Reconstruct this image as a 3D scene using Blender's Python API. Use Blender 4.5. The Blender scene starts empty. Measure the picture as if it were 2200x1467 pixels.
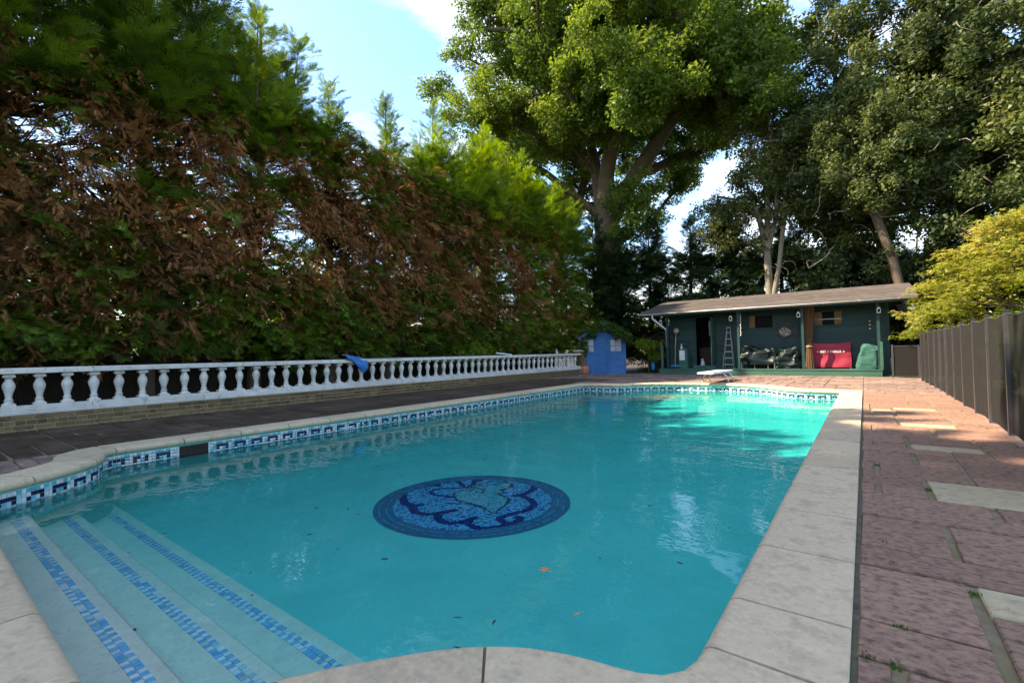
import bpy, bmesh, math, random
import numpy as np
from mathutils import Vector, Matrix, noise as mnoise

random.seed(7)
RNG = np.random.default_rng(11)
SC = bpy.context.scene
COL = SC.collection
R = math.radians

# ------------------------------------------------------------------ camera
cam = bpy.data.cameras.new('camera')
cam.sensor_width = 36.0
cam.lens = 36.0 * 1005.0 / 2200.0
cam.clip_start = 0.05
cam.clip_end = 2000.0
camo = bpy.data.objects.new('camera', cam)
COL.objects.link(camo)
_vy = Vector((758.0, 9.5, 1005.0)).normalized()
_vx = Vector((1335.0, -51.5, -1005.0))
_vx = (_vx - _vx.dot(_vy) * _vy).normalized()
_vz = _vx.cross(_vy)
if _vz.y > 0: _vz = -_vz
# rows: world axes in camera coordinates (x right, y down, z forward)
right = Vector((_vx.x, _vy.x, _vz.x)); down = Vector((_vx.y, _vy.y, _vz.y)); fwd = Vector((_vx.z, _vy.z, _vz.z))
m = Matrix.Identity(4)
for i in range(3):
    m[i][0] = right[i]; m[i][1] = -down[i]; m[i][2] = -fwd[i]
m[2][3] = 1.0
camo.matrix_world = m
SC.camera = camo

# ------------------------------------------------------------------ sun, sky, exposure
SUN = Vector((-0.593, -0.360, 0.705)).normalized()      # direction towards the sun
sun = bpy.data.lights.new('sun', 'SUN')
sun.energy = 4.0
sun.angle = R(0.55)
sun.color = (1.0, 0.93, 0.82)
suno = bpy.data.objects.new('sun', sun)
COL.objects.link(suno)
suno.rotation_euler = SUN.to_track_quat('Z', 'Y').to_euler()

world = bpy.data.worlds.new('World')
SC.world = world
world.use_nodes = True
wn = world.node_tree
wn.nodes.clear()
def N(nt, typ, **kw):
    n = nt.nodes.new(typ)
    for k, v in kw.items():
        if k.startswith('i_'):
            n.inputs[k[2:].replace('_', ' ')].default_value = v
        else:
            setattr(n, k, v)
    return n
def ramp(nt, pts, interp='LINEAR'):
    n = nt.nodes.new('ShaderNodeValToRGB')
    cr = n.color_ramp
    cr.interpolation = interp
    while len(cr.elements) < len(pts): cr.elements.new(0.5)
    for e, (p, c) in zip(cr.elements, pts):
        e.position = p
        e.color = (c[0], c[1], c[2], 1) if not isinstance(c, (int, float)) else (c, c, c, 1)
    return n
sky = N(wn, 'ShaderNodeTexSky', sky_type='NISHITA', sun_disc=False)
sky.sun_elevation = math.asin(SUN.z)
sky.sun_rotation = math.atan2(SUN.x, SUN.y)
sky.air_density = 1.0; sky.dust_density = 0.6; sky.ozone_density = 1.8
tc = N(wn, 'ShaderNodeTexCoord')
mp = N(wn, 'ShaderNodeMapping')
mp.inputs['Scale'].default_value = (1.0, 1.0, 4.2)
nz = N(wn, 'ShaderNodeTexNoise', i_Scale=2.1, i_Detail=7.0, i_Roughness=0.55, i_Distortion=0.35)
cr = ramp(wn, [(0.46, 0.02), (0.78, 0.75)])
mix = N(wn, 'ShaderNodeMix', data_type='RGBA')
mix.inputs['B'].default_value = (5.6, 5.8, 6.1, 1)
bgn = N(wn, 'ShaderNodeBackground', i_Strength=0.15)
wo = N(wn, 'ShaderNodeOutputWorld')
L = wn.links.new
L(tc.outputs['Generated'], mp.inputs['Vector']); L(mp.outputs['Vector'], nz.inputs['Vector'])
L(nz.outputs['Fac'], cr.inputs['Fac']); L(cr.outputs['Color'], mix.inputs['Factor'])
hsv = N(wn, 'ShaderNodeHueSaturation'); hsv.inputs['Saturation'].default_value = 1.26
L(sky.outputs['Color'], hsv.inputs['Color']); L(hsv.outputs['Color'], mix.inputs['A']); L(mix.outputs['Result'], bgn.inputs['Color'])
L(bgn.outputs['Background'], wo.inputs['Surface'])

SC.view_settings.view_transform = 'Standard'
SC.view_settings.look = 'None'
SC.view_settings.exposure = 1.92
SC.view_settings.gamma = 1.0
SC.view_settings.use_curve_mapping = False
SC.view_settings.use_white_balance = True
SC.view_settings.white_balance_temperature = 7900
SC.view_settings.white_balance_tint = 14
SC.render.engine = 'CYCLES'
SC.cycles.use_denoising = True
SC.cycles.denoiser = 'OPENIMAGEDENOISE'
SC.cycles.denoising_prefilter = 'NONE'
SC.cycles.use_adaptive_sampling = True
SC.cycles.adaptive_threshold = 0.02
SC.cycles.max_bounces = 6
SC.cycles.diffuse_bounces = 2
SC.cycles.glossy_bounces = 2
SC.cycles.transmission_bounces = 4
SC.cycles.transparent_max_bounces = 8
SC.cycles.caustics_reflective = False
SC.cycles.caustics_refractive = False

# ------------------------------------------------------------------ helpers
def tag(o, label=None, cat=None, group=None, kind=None):
    if label: o['label'] = label
    if cat: o['category'] = cat
    if group: o['group'] = group
    if kind: o['kind'] = kind
    return o
def empty(name, loc=(0, 0, 0), rz=0.0, label=None, cat=None, group=None, kind=None):
    o = bpy.data.objects.new(name, None)
    o.empty_display_size = 0.1
    COL.objects.link(o)
    o.location = loc
    o.rotation_euler = (0, 0, rz)
    return tag(o, label, cat, group, kind)
def link(name, me, mat=None, parent=None, loc=None, rot=None):
    o = bpy.data.objects.new(name, me)
    COL.objects.link(o)
    if mat is not None and len(me.materials) == 0: me.materials.append(mat)
    if parent is not None: o.parent = parent
    if loc is not None: o.location = loc
    if rot is not None: o.rotation_euler = rot
    return o

class MB:
    def __init__(s): s.v = []; s.f = []
    def add(s, vs, fs):
        b = len(s.v); s.v += [tuple(p) for p in vs]; s.f += [tuple(i + b for i in f) for f in fs]; return s
    def box(s, x0, x1, y0, y1, z0, z1, bev=0.0):
        if bev <= 0:
            return s.add([(x0,y0,z0),(x1,y0,z0),(x1,y1,z0),(x0,y1,z0),(x0,y0,z1),(x1,y0,z1),(x1,y1,z1),(x0,y1,z1)],
                  [(3,2,1,0),(4,5,6,7),(0,1,5,4),(1,2,6,5),(2,3,7,6),(3,0,4,7)])
        b = min(bev, (x1-x0)*.45, (y1-y0)*.45, (z1-z0)*.45)
        def ring(i, z): return [(x0+i,y0+i,z),(x1-i,y0+i,z),(x1-i,y1-i,z),(x0+i,y1-i,z)]
        vs = ring(b, z0) + ring(0, z0+b) + ring(0, z1-b) + ring(b, z1)
        fs = [(3,2,1,0),(12,13,14,15)]
        for k in range(3):
            for j in range(4):
                a = k*4+j; c = k*4+(j+1)%4
                fs.append((a, c, c+4, a+4))
        return s.add(vs, fs)
    def prism(s, poly, z0, z1, inset=0.0):
        n = len(poly)
        cx = sum(p[0] for p in poly)/n; cy = sum(p[1] for p in poly)/n
        vs = [(p[0],p[1],z0) for p in poly] + [(p[0],p[1],z1-inset) for p in poly]
        fs = [tuple(range(n-1,-1,-1))] + [(i,(i+1)%n,(i+1)%n+n,i+n) for i in range(n)]
        if inset > 0:
            for p in poly:
                d = math.hypot(p[0]-cx, p[1]-cy) or 1
                k = 1 - inset*1.2/d
                vs.append((cx+(p[0]-cx)*k, cy+(p[1]-cy)*k, z1))
            fs += [(i+n,(i+1)%n+n,(i+1)%n+2*n,i+2*n) for i in range(n)] + [tuple(range(2*n,3*n))]
        else:
            fs.append(tuple(range(n,2*n)))
        return s.add(vs, fs)
    def tube(s, pts, rad, n=6, cap=True):
        pts = [Vector(p) for p in pts]
        if not hasattr(rad, '__len__'): rad = [rad]*len(pts)
        rings = []
        pu = None
        b0 = len(s.v)
        for i, p in enumerate(pts):
            t = (pts[min(i+1,len(pts)-1)] - pts[max(i-1,0)])
            if t.length < 1e-9: t = Vector((0,0,1))
            t.normalize()
            if pu is None:
                u = t.orthogonal().normalized()
            else:
                u = (pu - pu.dot(t)*t)
                u = u.normalized() if u.length > 1e-6 else t.orthogonal().normalized()
            pu = u; w = t.cross(u)
            for k in range(n):
                a = 2*math.pi*k/n
                q = p + (u*math.cos(a) + w*math.sin(a))*rad[i]
                s.v.append((q.x,q.y,q.z))
        for i in range(len(pts)-1):
            for k in range(n):
                a = b0+i*n+k; c = b0+i*n+(k+1)%n
                s.f.append((a, c, c+n, a+n))
        if cap:
            s.f.append(tuple(b0+k for k in range(n-1,-1,-1)))
            e = b0+(len(pts)-1)*n
            s.f.append(tuple(e+k for k in range(n)))
        return s
    def lathe(s, prof, cx=0, cy=0, n=16, sq=None):
        b0 = len(s.v)
        for r, z in prof:
            for k in range(n):
                a = 2*math.pi*(k+.5)/n
                s.v.append((cx+r*math.cos(a), cy+r*math.sin(a), z))
        for i in range(len(prof)-1):
            for k in range(n):
                a = b0+i*n+k; c = b0+i*n+(k+1)%n
                s.f.append((a, c, c+n, a+n))
        s.f.append(tuple(b0+k for k in range(n-1,-1,-1)))
        e = b0+(len(prof)-1)*n
        s.f.append(tuple(e+k for k in range(n)))
        return s
    def mesh(s, name, smooth=False, angle=None):
        me = bpy.data.meshes.new(name)
        me.from_pydata(s.v, [], s.f)
        if smooth:
            me.polygons.foreach_set('use_smooth', [True]*len(me.polygons))
            if angle is not None:
                try: me.set_sharp_from_angle(angle=R(angle))
                except Exception: pass
        me.update()
        return me
    def build(s, name, mat=None, parent=None, smooth=False, angle=40, loc=None, rot=None):
        return link(name, s.mesh(name, smooth, angle), mat, parent, loc, rot)

def np_mesh(name, V, F, attrs=None, smooth=False):
    """V (n,3) float, F (m,k) int, all faces k-gons; attrs: dict name->(m,) float on faces"""
    me = bpy.data.meshes.new(name)
    k = F.shape[1]
    me.vertices.add(len(V)); me.vertices.foreach_set('co', np.ascontiguousarray(V, dtype=np.float32).ravel())
    me.loops.add(F.size); me.loops.foreach_set('vertex_index', np.ascontiguousarray(F, dtype=np.int32).ravel())
    me.polygons.add(len(F))
    me.polygons.foreach_set('loop_start', np.arange(0, F.size, k, dtype=np.int32))
    if smooth: me.polygons.foreach_set('use_smooth', np.ones(len(F), dtype=bool))
    if attrs:
        for nme, a in attrs.items():
            at = me.attributes.new(nme, 'FLOAT', 'FACE')
            at.data.foreach_set('value', np.ascontiguousarray(a, dtype=np.float32))
    me.update(calc_edges=True)
    return me

# ------------------------------------------------------------------ materials
MATS = {}
def base_mat(name):
    mt = bpy.data.materials.new(name)
    mt.use_nodes = True
    nt = mt.node_tree
    nt.nodes.clear()
    out = nt.nodes.new('ShaderNodeOutputMaterial')
    MATS[name] = mt
    return mt, nt, out
def surf(name, c1, c2=None, c3=None, scale=8.0, rough=0.7, bump=0.0, bscale=None, spec=0.4, metal=0.0,
         stretch=(1,1,1), objrand=0.0, attr=None, detail=8.0, spots=None, spot_scale=20, spot_lo=0.55, spot_hi=0.66, coat=0.0, lo=0.35, hi=0.65, spot_stretch=None):
    """weathered surface: noise between c1 and c2, blotches of c3, optional spots, per-object tone"""
    mt, nt, out = base_mat(name)
    L = nt.links.new
    bs = N(nt, 'ShaderNodeBsdfPrincipled')
    bs.inputs['Roughness'].default_value = rough
    bs.inputs['Metallic'].default_value = metal
    bs.inputs['Specular IOR Level'].default_value = spec
    bs.inputs['Coat Weight'].default_value = coat
    L(bs.outputs['BSDF'], out.inputs['Surface'])
    geo = N(nt, 'ShaderNodeNewGeometry')
    mp = N(nt, 'ShaderNodeMapping'); mp.inputs['Scale'].default_value = stretch
    L(geo.outputs['Position'], mp.inputs['Vector'])
    c2 = c2 or tuple(x*.8 for x in c1)
    n1 = N(nt, 'ShaderNodeTexNoise', i_Scale=scale, i_Detail=detail, i_Roughness=0.6)
    L(mp.outputs['Vector'], n1.inputs['Vector'])
    r1 = ramp(nt, [(lo, c1), (hi, c2)])
    L(n1.outputs['Fac'], r1.inputs['Fac'])
    col = r1.outputs['Color']
    if c3 is not None:
        n2 = N(nt, 'ShaderNodeTexNoise', i_Scale=scale*.27, i_Detail=6.0, i_Roughness=0.65)
        L(mp.outputs['Vector'], n2.inputs['Vector'])
        r2 = ramp(nt, [(0.45, 0.0), (0.68, 1.0)])
        L(n2.outputs['Fac'], r2.inputs['Fac'])
        mx = N(nt, 'ShaderNodeMix', data_type='RGBA')
        mx.inputs['B'].default_value = (*c3, 1)
        L(r2.outputs['Color'], mx.inputs['Factor']); L(col, mx.inputs['A'])
        col = mx.outputs['Result']
    if spots is not None:
        n3 = N(nt, 'ShaderNodeTexNoise', i_Scale=spot_scale, i_Detail=5.0, i_Roughness=0.7)
        if spot_stretch is not None:
            mp3 = N(nt, 'ShaderNodeMapping'); mp3.inputs['Scale'].default_value = spot_stretch
            L(geo.outputs['Position'], mp3.inputs['Vector']); L(mp3.outputs['Vector'], n3.inputs['Vector'])
        else:
            L(geo.outputs['Position'], n3.inputs['Vector'])
        r3 = ramp(nt, [(spot_lo, 0.0), (spot_hi, 1.0)])
        L(n3.outputs['Fac'], r3.inputs['Fac'])
        mx = N(nt, 'ShaderNodeMix', data_type='RGBA')
        mx.inputs['B'].default_value = (*spots, 1)
        L(r3.outputs['Color'], mx.inputs['Factor']); L(col, mx.inputs['A'])
        col = mx.outputs['Result']
    if objrand > 0 or attr:
        if attr:
            src = N(nt, 'ShaderNodeAttribute', attribute_name=attr).outputs['Fac']
        else:
            src = N(nt, 'ShaderNodeObjectInfo').outputs['Random']
        mr = N(nt, 'ShaderNodeMapRange'); mr.inputs['To Min'].default_value = 1-objrand; mr.inputs['To Max'].default_value = 1+objrand
        L(src, mr.inputs['Value'])
        hs = N(nt, 'ShaderNodeHueSaturation')
        L(mr.outputs['Result'], hs.inputs['Value']); L(col, hs.inputs['Color'])
        col = hs.outputs['Color']
    L(col, bs.inputs['Base Color'])
    if bump > 0:
        nb = N(nt, 'ShaderNodeTexNoise', i_Scale=bscale or scale*4, i_Detail=6.0, i_Roughness=0.65)
        L(mp.outputs['Vector'], nb.inputs['Vector'])
        b = N(nt, 'ShaderNodeBump', i_Strength=min(bump*20, 1.0), i_Distance=bump)
        L(nb.outputs['Fac'], b.inputs['Height']); L(b.outputs['Normal'], bs.inputs['Normal'])
    return mt

def leafmat(name, cols, trans=0.35, rough=0.5, spec=0.25, tcol=None):
    """foliage: colour by the face attribute tint, part of the light passes through"""
    mt, nt, out = base_mat(name)
    L = nt.links.new
    at = N(nt, 'ShaderNodeAttribute', attribute_name='tint')
    n = len(cols)
    rp = ramp(nt, [(i/max(n-1,1), c) for i, c in enumerate(cols)])
    oi = N(nt, 'ShaderNodeObjectInfo')
    sh_ = N(nt, 'ShaderNodeMath', operation='MULTIPLY_ADD'); sh_.inputs[1].default_value = .34; 
    L(oi.outputs['Random'], sh_.inputs[0])
    sb_ = N(nt, 'ShaderNodeMath', operation='SUBTRACT'); sb_.inputs[1].default_value = .17
    L(at.outputs['Fac'], sb_.inputs[0]); L(sb_.outputs[0], sh_.inputs[2])
    L(sh_.outputs[0], rp.inputs['Fac'])
    bs = N(nt, 'ShaderNodeBsdfPrincipled')
    bs.inputs['Roughness'].default_value = rough
    bs.inputs['Specular IOR Level'].default_value = spec
    L(rp.outputs['Color'], bs.inputs['Base Color'])
    tr = N(nt, 'ShaderNodeBsdfTranslucent')
    hs = N(nt, 'ShaderNodeHueSaturation'); hs.inputs['Value'].default_value = 1.5; hs.inputs['Saturation'].default_value = 1.1
    hs.inputs['Hue'].default_value = 0.49
    L(rp.outputs['Color'], hs.inputs['Color']); L(hs.outputs['Color'], tr.inputs['Color'])
    mx = N(nt, 'ShaderNodeMixShader'); mx.inputs['Fac'].default_value = trans
    L(bs.outputs['BSDF'], mx.inputs[1]); L(tr.outputs['BSDF'], mx.inputs[2])
    L(mx.outputs['Shader'], out.inputs['Surface'])
    return mt

M = {}
M['coping'] = surf('coping_stone', (.57,.445,.30), (.435,.335,.22), (.52,.405,.27), scale=42, rough=.85, bump=.002, bscale=60, objrand=.09,
                   spots=(.27,.215,.155), spot_scale=7, spot_lo=.52, spot_hi=.82, spec=.2)
M['grey_joint'] = surf('grout_joint', (.11,.095,.065), (.05,.045,.03), (.09,.085,.04), scale=14, rough=.9, bump=.002)
M['pink'] = surf('pink_paving', (.33,.19,.135), (.205,.115,.080), (.29,.175,.115), scale=24, rough=.85, bump=.0015, bscale=45, objrand=.13,
                 spots=(.075,.052,.042), spot_scale=30, spot_lo=.47, spot_hi=.68, spec=.2, spot_stretch=(.75,1.25,1))
M['pale'] = surf('pale_paving', (.43,.34,.215), (.31,.245,.155), (.39,.31,.19), scale=14, rough=.85, bump=.003, bscale=50, objrand=.08,
                 spots=(.14,.12,.09), spot_scale=24, spot_lo=.57, spot_hi=.70, spec=.2)
M['apron'] = surf('apron_paving', (.30,.20,.16), (.20,.13,.105), (.14,.10,.08), scale=6, rough=.85, bump=.003, bscale=40, attr='tint', objrand=.25,
                 spots=(.07,.055,.045), spot_scale=7, spot_lo=.5, spot_hi=.66, spec=.2)
M['dark_paving'] = surf('algae_shade_paving', (.080,.054,.038), (.040,.028,.020), (.11,.075,.054), scale=5, rough=.75, bump=.004, bscale=30, attr='tint', objrand=.2,
                 spots=(.05,.05,.02), spot_scale=3.5, spot_lo=.58, spot_hi=.70, spec=.1)  # algae, with the shade of the hedge mixed into the dark tone
M['mortar'] = surf('mortar', (.25,.19,.12), (.14,.105,.065), (.15,.135,.055), scale=10, rough=.95, bump=.003)
M['white_paint'] = surf('white_masonry_paint', (.66,.635,.58), (.52,.50,.455), (.58,.555,.505), scale=6, rough=.6, bump=.001, bscale=60,
                 spots=(.26,.25,.20), spot_scale=9, spot_lo=.54, spot_hi=.76, spec=.3, objrand=.07)
M['brick'] = surf('yellow_stock_brick', (.20,.125,.068), (.12,.07,.04), (.17,.13,.055), scale=18, rough=.9, bump=.003, bscale=60, objrand=.35,
                 spots=(.06,.055,.03), spot_scale=10, spot_lo=.56, spot_hi=.70, spec=.15)
M['brick_mortar'] = surf('brick_mortar', (.50,.43,.30), (.36,.30,.21), scale=20, rough=.95, bump=.002)
M['plaster'] = surf('pool_plaster', (.028,.57,.505), (.022,.50,.45), (.025,.55,.49), scale=2.2, rough=.7, bump=.0, spots=(.023,.50,.455), spot_scale=1.4, spot_lo=.5, spot_hi=.75)
M['step_plaster'] = surf('step_plaster', (.70,.68,.57), (.58,.57,.48), (.66,.65,.545), scale=9, rough=.75, bump=.001, spots=(.50,.50,.42), spot_scale=40, spot_lo=.52, spot_hi=.7)
M['tile_grout'] = surf('tile_grout', (.62,.63,.58), (.42,.46,.38), (.40,.45,.30), scale=8, rough=.8)
def tile(name, c): return surf(name, c, tuple(x*.82 for x in c), scale=30, rough=.22, spec=.5, objrand=.12)
M['t_navy'] = tile('tile_navy', (.010,.012,.055))
M['t_aqua'] = tile('tile_aqua', (.09,.42,.52))
M['t_cyan'] = tile('tile_pale_cyan', (.34,.60,.66))
M['t_white'] = tile('tile_white', (.66,.69,.68))
M['t_blue'] = tile('tile_sky_blue', (.13,.48,.76))
M['t_pblue'] = tile('tile_pale_blue', (.72,.78,.80))
M['soil'] = surf('soil', (.045,.032,.022), (.022,.016,.011), (.06,.04,.025), scale=5, rough=.95, bump=.02, bscale=14)
M['grass'] = surf('lawn', (.06,.10,.025), (.035,.065,.015), (.09,.11,.03), scale=6, rough=.9, bump=.01, bscale=60)
M['bark'] = surf('bark', (.14,.098,.064), (.060,.042,.028), (.10,.078,.048), scale=7, rough=.95, bump=.02, bscale=12, stretch=(3,3,.5))
M['bark_pale'] = surf('pale_bark', (.26,.215,.16), (.14,.11,.08), (.20,.18,.12), scale=6, rough=.9, bump=.01, bscale=14, stretch=(3,3,.6))
M['twig'] = surf('twig', (.12,.085,.055), (.06,.042,.028), scale=6, rough=.95)
M['twig_pale'] = surf('bare_twig', (.42,.37,.29), (.26,.22,.16), scale=6, rough=.9)
M['cabin_green'] = surf('dark_green_board', (.012,.050,.046), (.008,.033,.031), (.018,.060,.052), scale=5, rough=.55, bump=.001, stretch=(.4,1,4), objrand=.18, spec=.35)
M['deck_green'] = surf('green_deck_paint', (.038,.125,.082), (.022,.080,.055), (.05,.13,.09), scale=4, rough=.6, stretch=(.5,1,2), bump=.001, objrand=.06)
M['roof_felt'] = surf('brown_roof_felt', (.075,.060,.051), (.046,.037,.032), (.095,.077,.065), scale=9, rough=.9, bump=.004, bscale=70, spots=(.20,.16,.10), spot_scale=6, spot_lo=.68, spot_hi=.76, objrand=.08)
M['gutter'] = surf('white_gutter', (.72,.69,.64), (.56,.52,.46), (.62,.58,.50), scale=5, rough=.4)
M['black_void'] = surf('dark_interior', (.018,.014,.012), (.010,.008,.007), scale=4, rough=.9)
M['redwood'] = surf('red_brown_wood', (.10,.028,.016), (.055,.016,.010), scale=6, rough=.6, stretch=(1,1,4))
M['glass_dark'] = surf('dark_window_pane', (.012,.014,.015), (.008,.009,.010), scale=3, rough=.5, spec=.05)
M['curtain'] = surf('tan_curtain', (.26,.185,.095), (.17,.115,.055), scale=9, rough=.9, stretch=(6,1,.4))
M['net_curtain'] = surf('white_net_curtain', (.50,.46,.46), (.36,.33,.34), scale=7, rough=.9, stretch=(4,1,1))
M['steel'] = surf('brushed_steel', (.55,.54,.51), (.42,.41,.39), scale=14, rough=.32, metal=.9)
M['chrome'] = surf('pool_chrome', (.72,.70,.66), (.55,.53,.49), scale=10, rough=.18, metal=1.0)
M['alu'] = surf('aluminium', (.48,.48,.47), (.38,.38,.37), scale=12, rough=.42, metal=.7)
M['brass'] = surf('brass', (.62,.40,.10), (.48,.29,.06), scale=12, rough=.3, metal=1.0)
M['red_canvas'] = surf('red_canvas', (.33,.020,.045), (.27,.014,.034), (.36,.027,.052), scale=5, rough=.75, bump=.001, bscale=150)
M['white_print'] = surf('white_print', (.72,.66,.62), (.62,.56,.52), scale=40, rough=.8)
M['tarp'] = surf('dark_green_tarpaulin', (.004,.013,.010), (.002,.007,.006), scale=6, rough=.36, spec=.28)
M['bag_green'] = surf('green_cover_cloth', (.020,.105,.078), (.013,.075,.056), scale=7, rough=.75)
M['dark_metal'] = surf('dark_metal', (.03,.022,.018), (.018,.013,.011), scale=12, rough=.5)
M['shell'] = surf('shell_white', (.60,.55,.46), (.40,.36,.30), scale=20, rough=.6)
M['shed_blue'] = surf('blue_shed_paint', (.008,.125,.33), (.006,.09,.25), (.010,.14,.35), scale=5, rough=.55, stretch=(1,1,3), objrand=.10)
M['dark_roof'] = surf('dark_shed_roof', (.045,.05,.065), (.025,.028,.035), scale=9, rough=.85)
M['terracotta'] = surf('terracotta', (.48,.20,.115), (.36,.145,.085), (.52,.26,.17), scale=7, rough=.85)
M['blue_cloth'] = surf('blue_net_cloth', (.018,.175,.46), (.010,.12,.35), scale=9, rough=.7)
M['board_white'] = surf('diving_board_white', (.62,.66,.72), (.50,.54,.60), scale=6, rough=.55)
M['fence_post'] = surf('grey_black_post', (.065,.063,.064), (.045,.044,.045), scale=9, rough=.35, spec=.5)
M['stick'] = surf('pale_wood', (.50,.38,.23), (.38,.28,.16), scale=9, rough=.7, stretch=(3,3,.5))
M['lamp_white'] = surf('white_lantern', (.66,.64,.60), (.50,.48,.45), scale=9, rough=.5)
M['globe'] = surf('cloudy_globe', (.50,.42,.34), (.40,.33,.26), scale=9, rough=.3)
M['plastic_blue'] = surf('blue_plastic', (.02,.26,.50), (.015,.20,.40), scale=9, rough=.4)
M['brown_cloth'] = surf('brown_hanging', (.12,.060,.028), (.06,.03,.015), scale=7, rough=.9, stretch=(7,7,.4))
M['wood_dark'] = surf('dark_timber', (.035,.024,.017), (.018,.013,.010), scale=6, rough=.9, stretch=(1,5,.6), objrand=.3)
M['white_plastic'] = surf('white_plastic', (.70,.70,.68), (.58,.58,.56), scale=6, rough=.5)
M['leaf_dark'] = surf('dead_leaf_dark', (.035,.026,.012), (.02,.016,.008), scale=50, rough=.7, objrand=.5)
M['leaf_orange'] = surf('orange_leaf', (.52,.22,.06), (.42,.15,.04), scale=50, rough=.7)
M['moss'] = surf('moss', (.06,.12,.015), (.035,.08,.01), scale=40, rough=.95)

M['hedge_green'] = leafmat('hedge_green', [(.030,.062,.010), (.075,.135,.016), (.14,.225,.024), (.22,.30,.04)], trans=.32)
M['hedge_brown'] = leafmat('hedge_brown', [(.07,.035,.016), (.22,.098,.038), (.40,.18,.062), (.50,.28,.13)], trans=.34)
M['hedge_lime_sunlit'] = leafmat('hedge_lime_sunlit', [(.035,.072,.010), (.09,.16,.016), (.17,.25,.022), (.27,.33,.04)], trans=.45)  # yellower new growth, with sunlight partly put into the colour
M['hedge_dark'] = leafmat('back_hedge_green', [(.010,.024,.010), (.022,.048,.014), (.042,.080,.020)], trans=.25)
M['oak_leaf'] = leafmat('oak_leaf', [(.032,.064,.012), (.066,.122,.020), (.112,.175,.028), (.185,.235,.04)], trans=.42)
M['holly_leaf'] = leafmat('holly_leaf', [(.026,.044,.014), (.058,.086,.024), (.105,.135,.036), (.18,.185,.06)], trans=.28, rough=.55, spec=.25)
M['grey_leaf'] = leafmat('thin_tree_leaf', [(.03,.05,.014), (.06,.085,.022), (.10,.12,.03), (.16,.15,.04)], trans=.4)
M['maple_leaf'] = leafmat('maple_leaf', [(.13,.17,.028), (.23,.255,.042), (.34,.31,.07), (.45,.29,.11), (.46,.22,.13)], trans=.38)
M['far_leaf'] = leafmat('far_leaf', [(.06,.09,.014), (.11,.15,.02), (.19,.22,.03)], trans=.5)
M['ivy_leaf'] = leafmat('ivy_leaf', [(.03,.07,.012), (.06,.12,.016), (.11,.18,.025)], trans=.35)
M['fern_leaf'] = leafmat('fern_leaf', [(.10,.16,.015), (.17,.24,.02), (.24,.28,.03)], trans=.45)

# fence mesh: a fine black net, most of it open thread pattern too small to see
mt, nt, out = base_mat('black_mesh_net')
d = N(nt, 'ShaderNodeBsdfPrincipled'); d.inputs['Base Color'].default_value = (.024,.023,.022,1); d.inputs['Roughness'].default_value = .9; d.inputs['Specular IOR Level'].default_value = .08
t = N(nt, 'ShaderNodeBsdfTransparent')
mx = N(nt, 'ShaderNodeMixShader'); mx.inputs['Fac'].default_value = .07
nt.links.new(d.outputs[0], mx.inputs[1]); nt.links.new(t.outputs[0], mx.inputs[2]); nt.links.new(mx.outputs[0], out.inputs['Surface'])
M['mesh'] = mt

# water: fresnel mirror over a clear body that takes the red out of the light
mt, nt, out = base_mat('pool_water')
L = nt.links.new
geo = N(nt, 'ShaderNodeNewGeometry')
n1 = N(nt, 'ShaderNodeTexNoise', i_Scale=1.1, i_Detail=2.0, i_Roughness=.5)
n2 = N(nt, 'ShaderNodeTexNoise', i_Scale=7.5, i_Detail=2.0, i_Roughness=.5)
mp = N(nt, 'ShaderNodeMapping'); mp.inputs['Scale'].default_value = (.8, 1.25, 1)
L(geo.outputs['Position'], mp.inputs['Vector'])
L(mp.outputs['Vector'], n1.inputs['Vector']); L(mp.outputs['Vector'], n2.inputs['Vector'])
ma = N(nt, 'ShaderNodeMath', operation='MULTIPLY_ADD'); ma.inputs[1].default_value = .14
L(n2.outputs['Fac'], ma.inputs[0]); L(n1.outputs['Fac'], ma.inputs[2])
bp = N(nt, 'ShaderNodeBump', i_Strength=1.0, i_Distance=.016)
L(ma.outputs[0], bp.inputs['Height'])
fr = N(nt, 'ShaderNodeFresnel', i_IOR=1.36); L(bp.outputs['Normal'], fr.inputs['Normal'])
gl = N(nt, 'ShaderNodeBsdfGlossy', i_Roughness=.005); L(bp.outputs['Normal'], gl.inputs['Normal'])
tr = N(nt, 'ShaderNodeBsdfTransparent')
mx = N(nt, 'ShaderNodeMixShader')
L(fr.outputs[0], mx.inputs[0]); L(tr.outputs[0], mx.inputs[1]); L(gl.outputs[0], mx.inputs[2]); L(mx.outputs[0], out.inputs['Surface'])
va = N(nt, 'ShaderNodeVolumeAbsorption', i_Density=.85); va.inputs['Color'].default_value = (.02, .97, .98, 1)
L(va.outputs[0], out.inputs['Volume'])
M['water'] = mt

# ================================================================== POOL OUTLINE
CX, HW = -3.635, 3.165
near = [(0,.373),(.9,.373),(1.6,.373),(1.83,.383),(1.95,.44),(2.04,.57),(2.13,.72),(2.22,.86),(2.33,1.0),(2.46,1.15),(2.61,1.275),(2.75,1.345),(2.88,1.385),(3.0,1.405),(3.08,1.43),(3.135,1.48),(3.16,1.55),(3.165,1.65)]
far_ = [(3.165,12.72),(2.9,12.72),(2.55,12.73),(2.25,12.80),(2.02,12.98),(1.82,13.25),(1.58,13.55),(1.25,13.82),(.85,14.01),(.4,14.11),(0,14.13)]
def catmull(P, step=.06):
    out = []
    for i in range(len(P)-1):
        p0 = Vector(P[max(i-1,0)]); p1 = Vector(P[i]); p2 = Vector(P[i+1]); p3 = Vector(P[min(i+2,len(P)-1)])
        n = max(1, int((p2-p1).length/step))
        for k in range(n):
            t = k/n
            out.append(.5*((2*p1)+(p2-p0)*t+(2*p0-5*p1+4*p2-p3)*t*t+(-p0+3*p1-3*p2+p3)*t**3))
    out.append(Vector(P[-1]))
    return out
hn = catmull(near); hf = catmull(far_)
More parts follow.
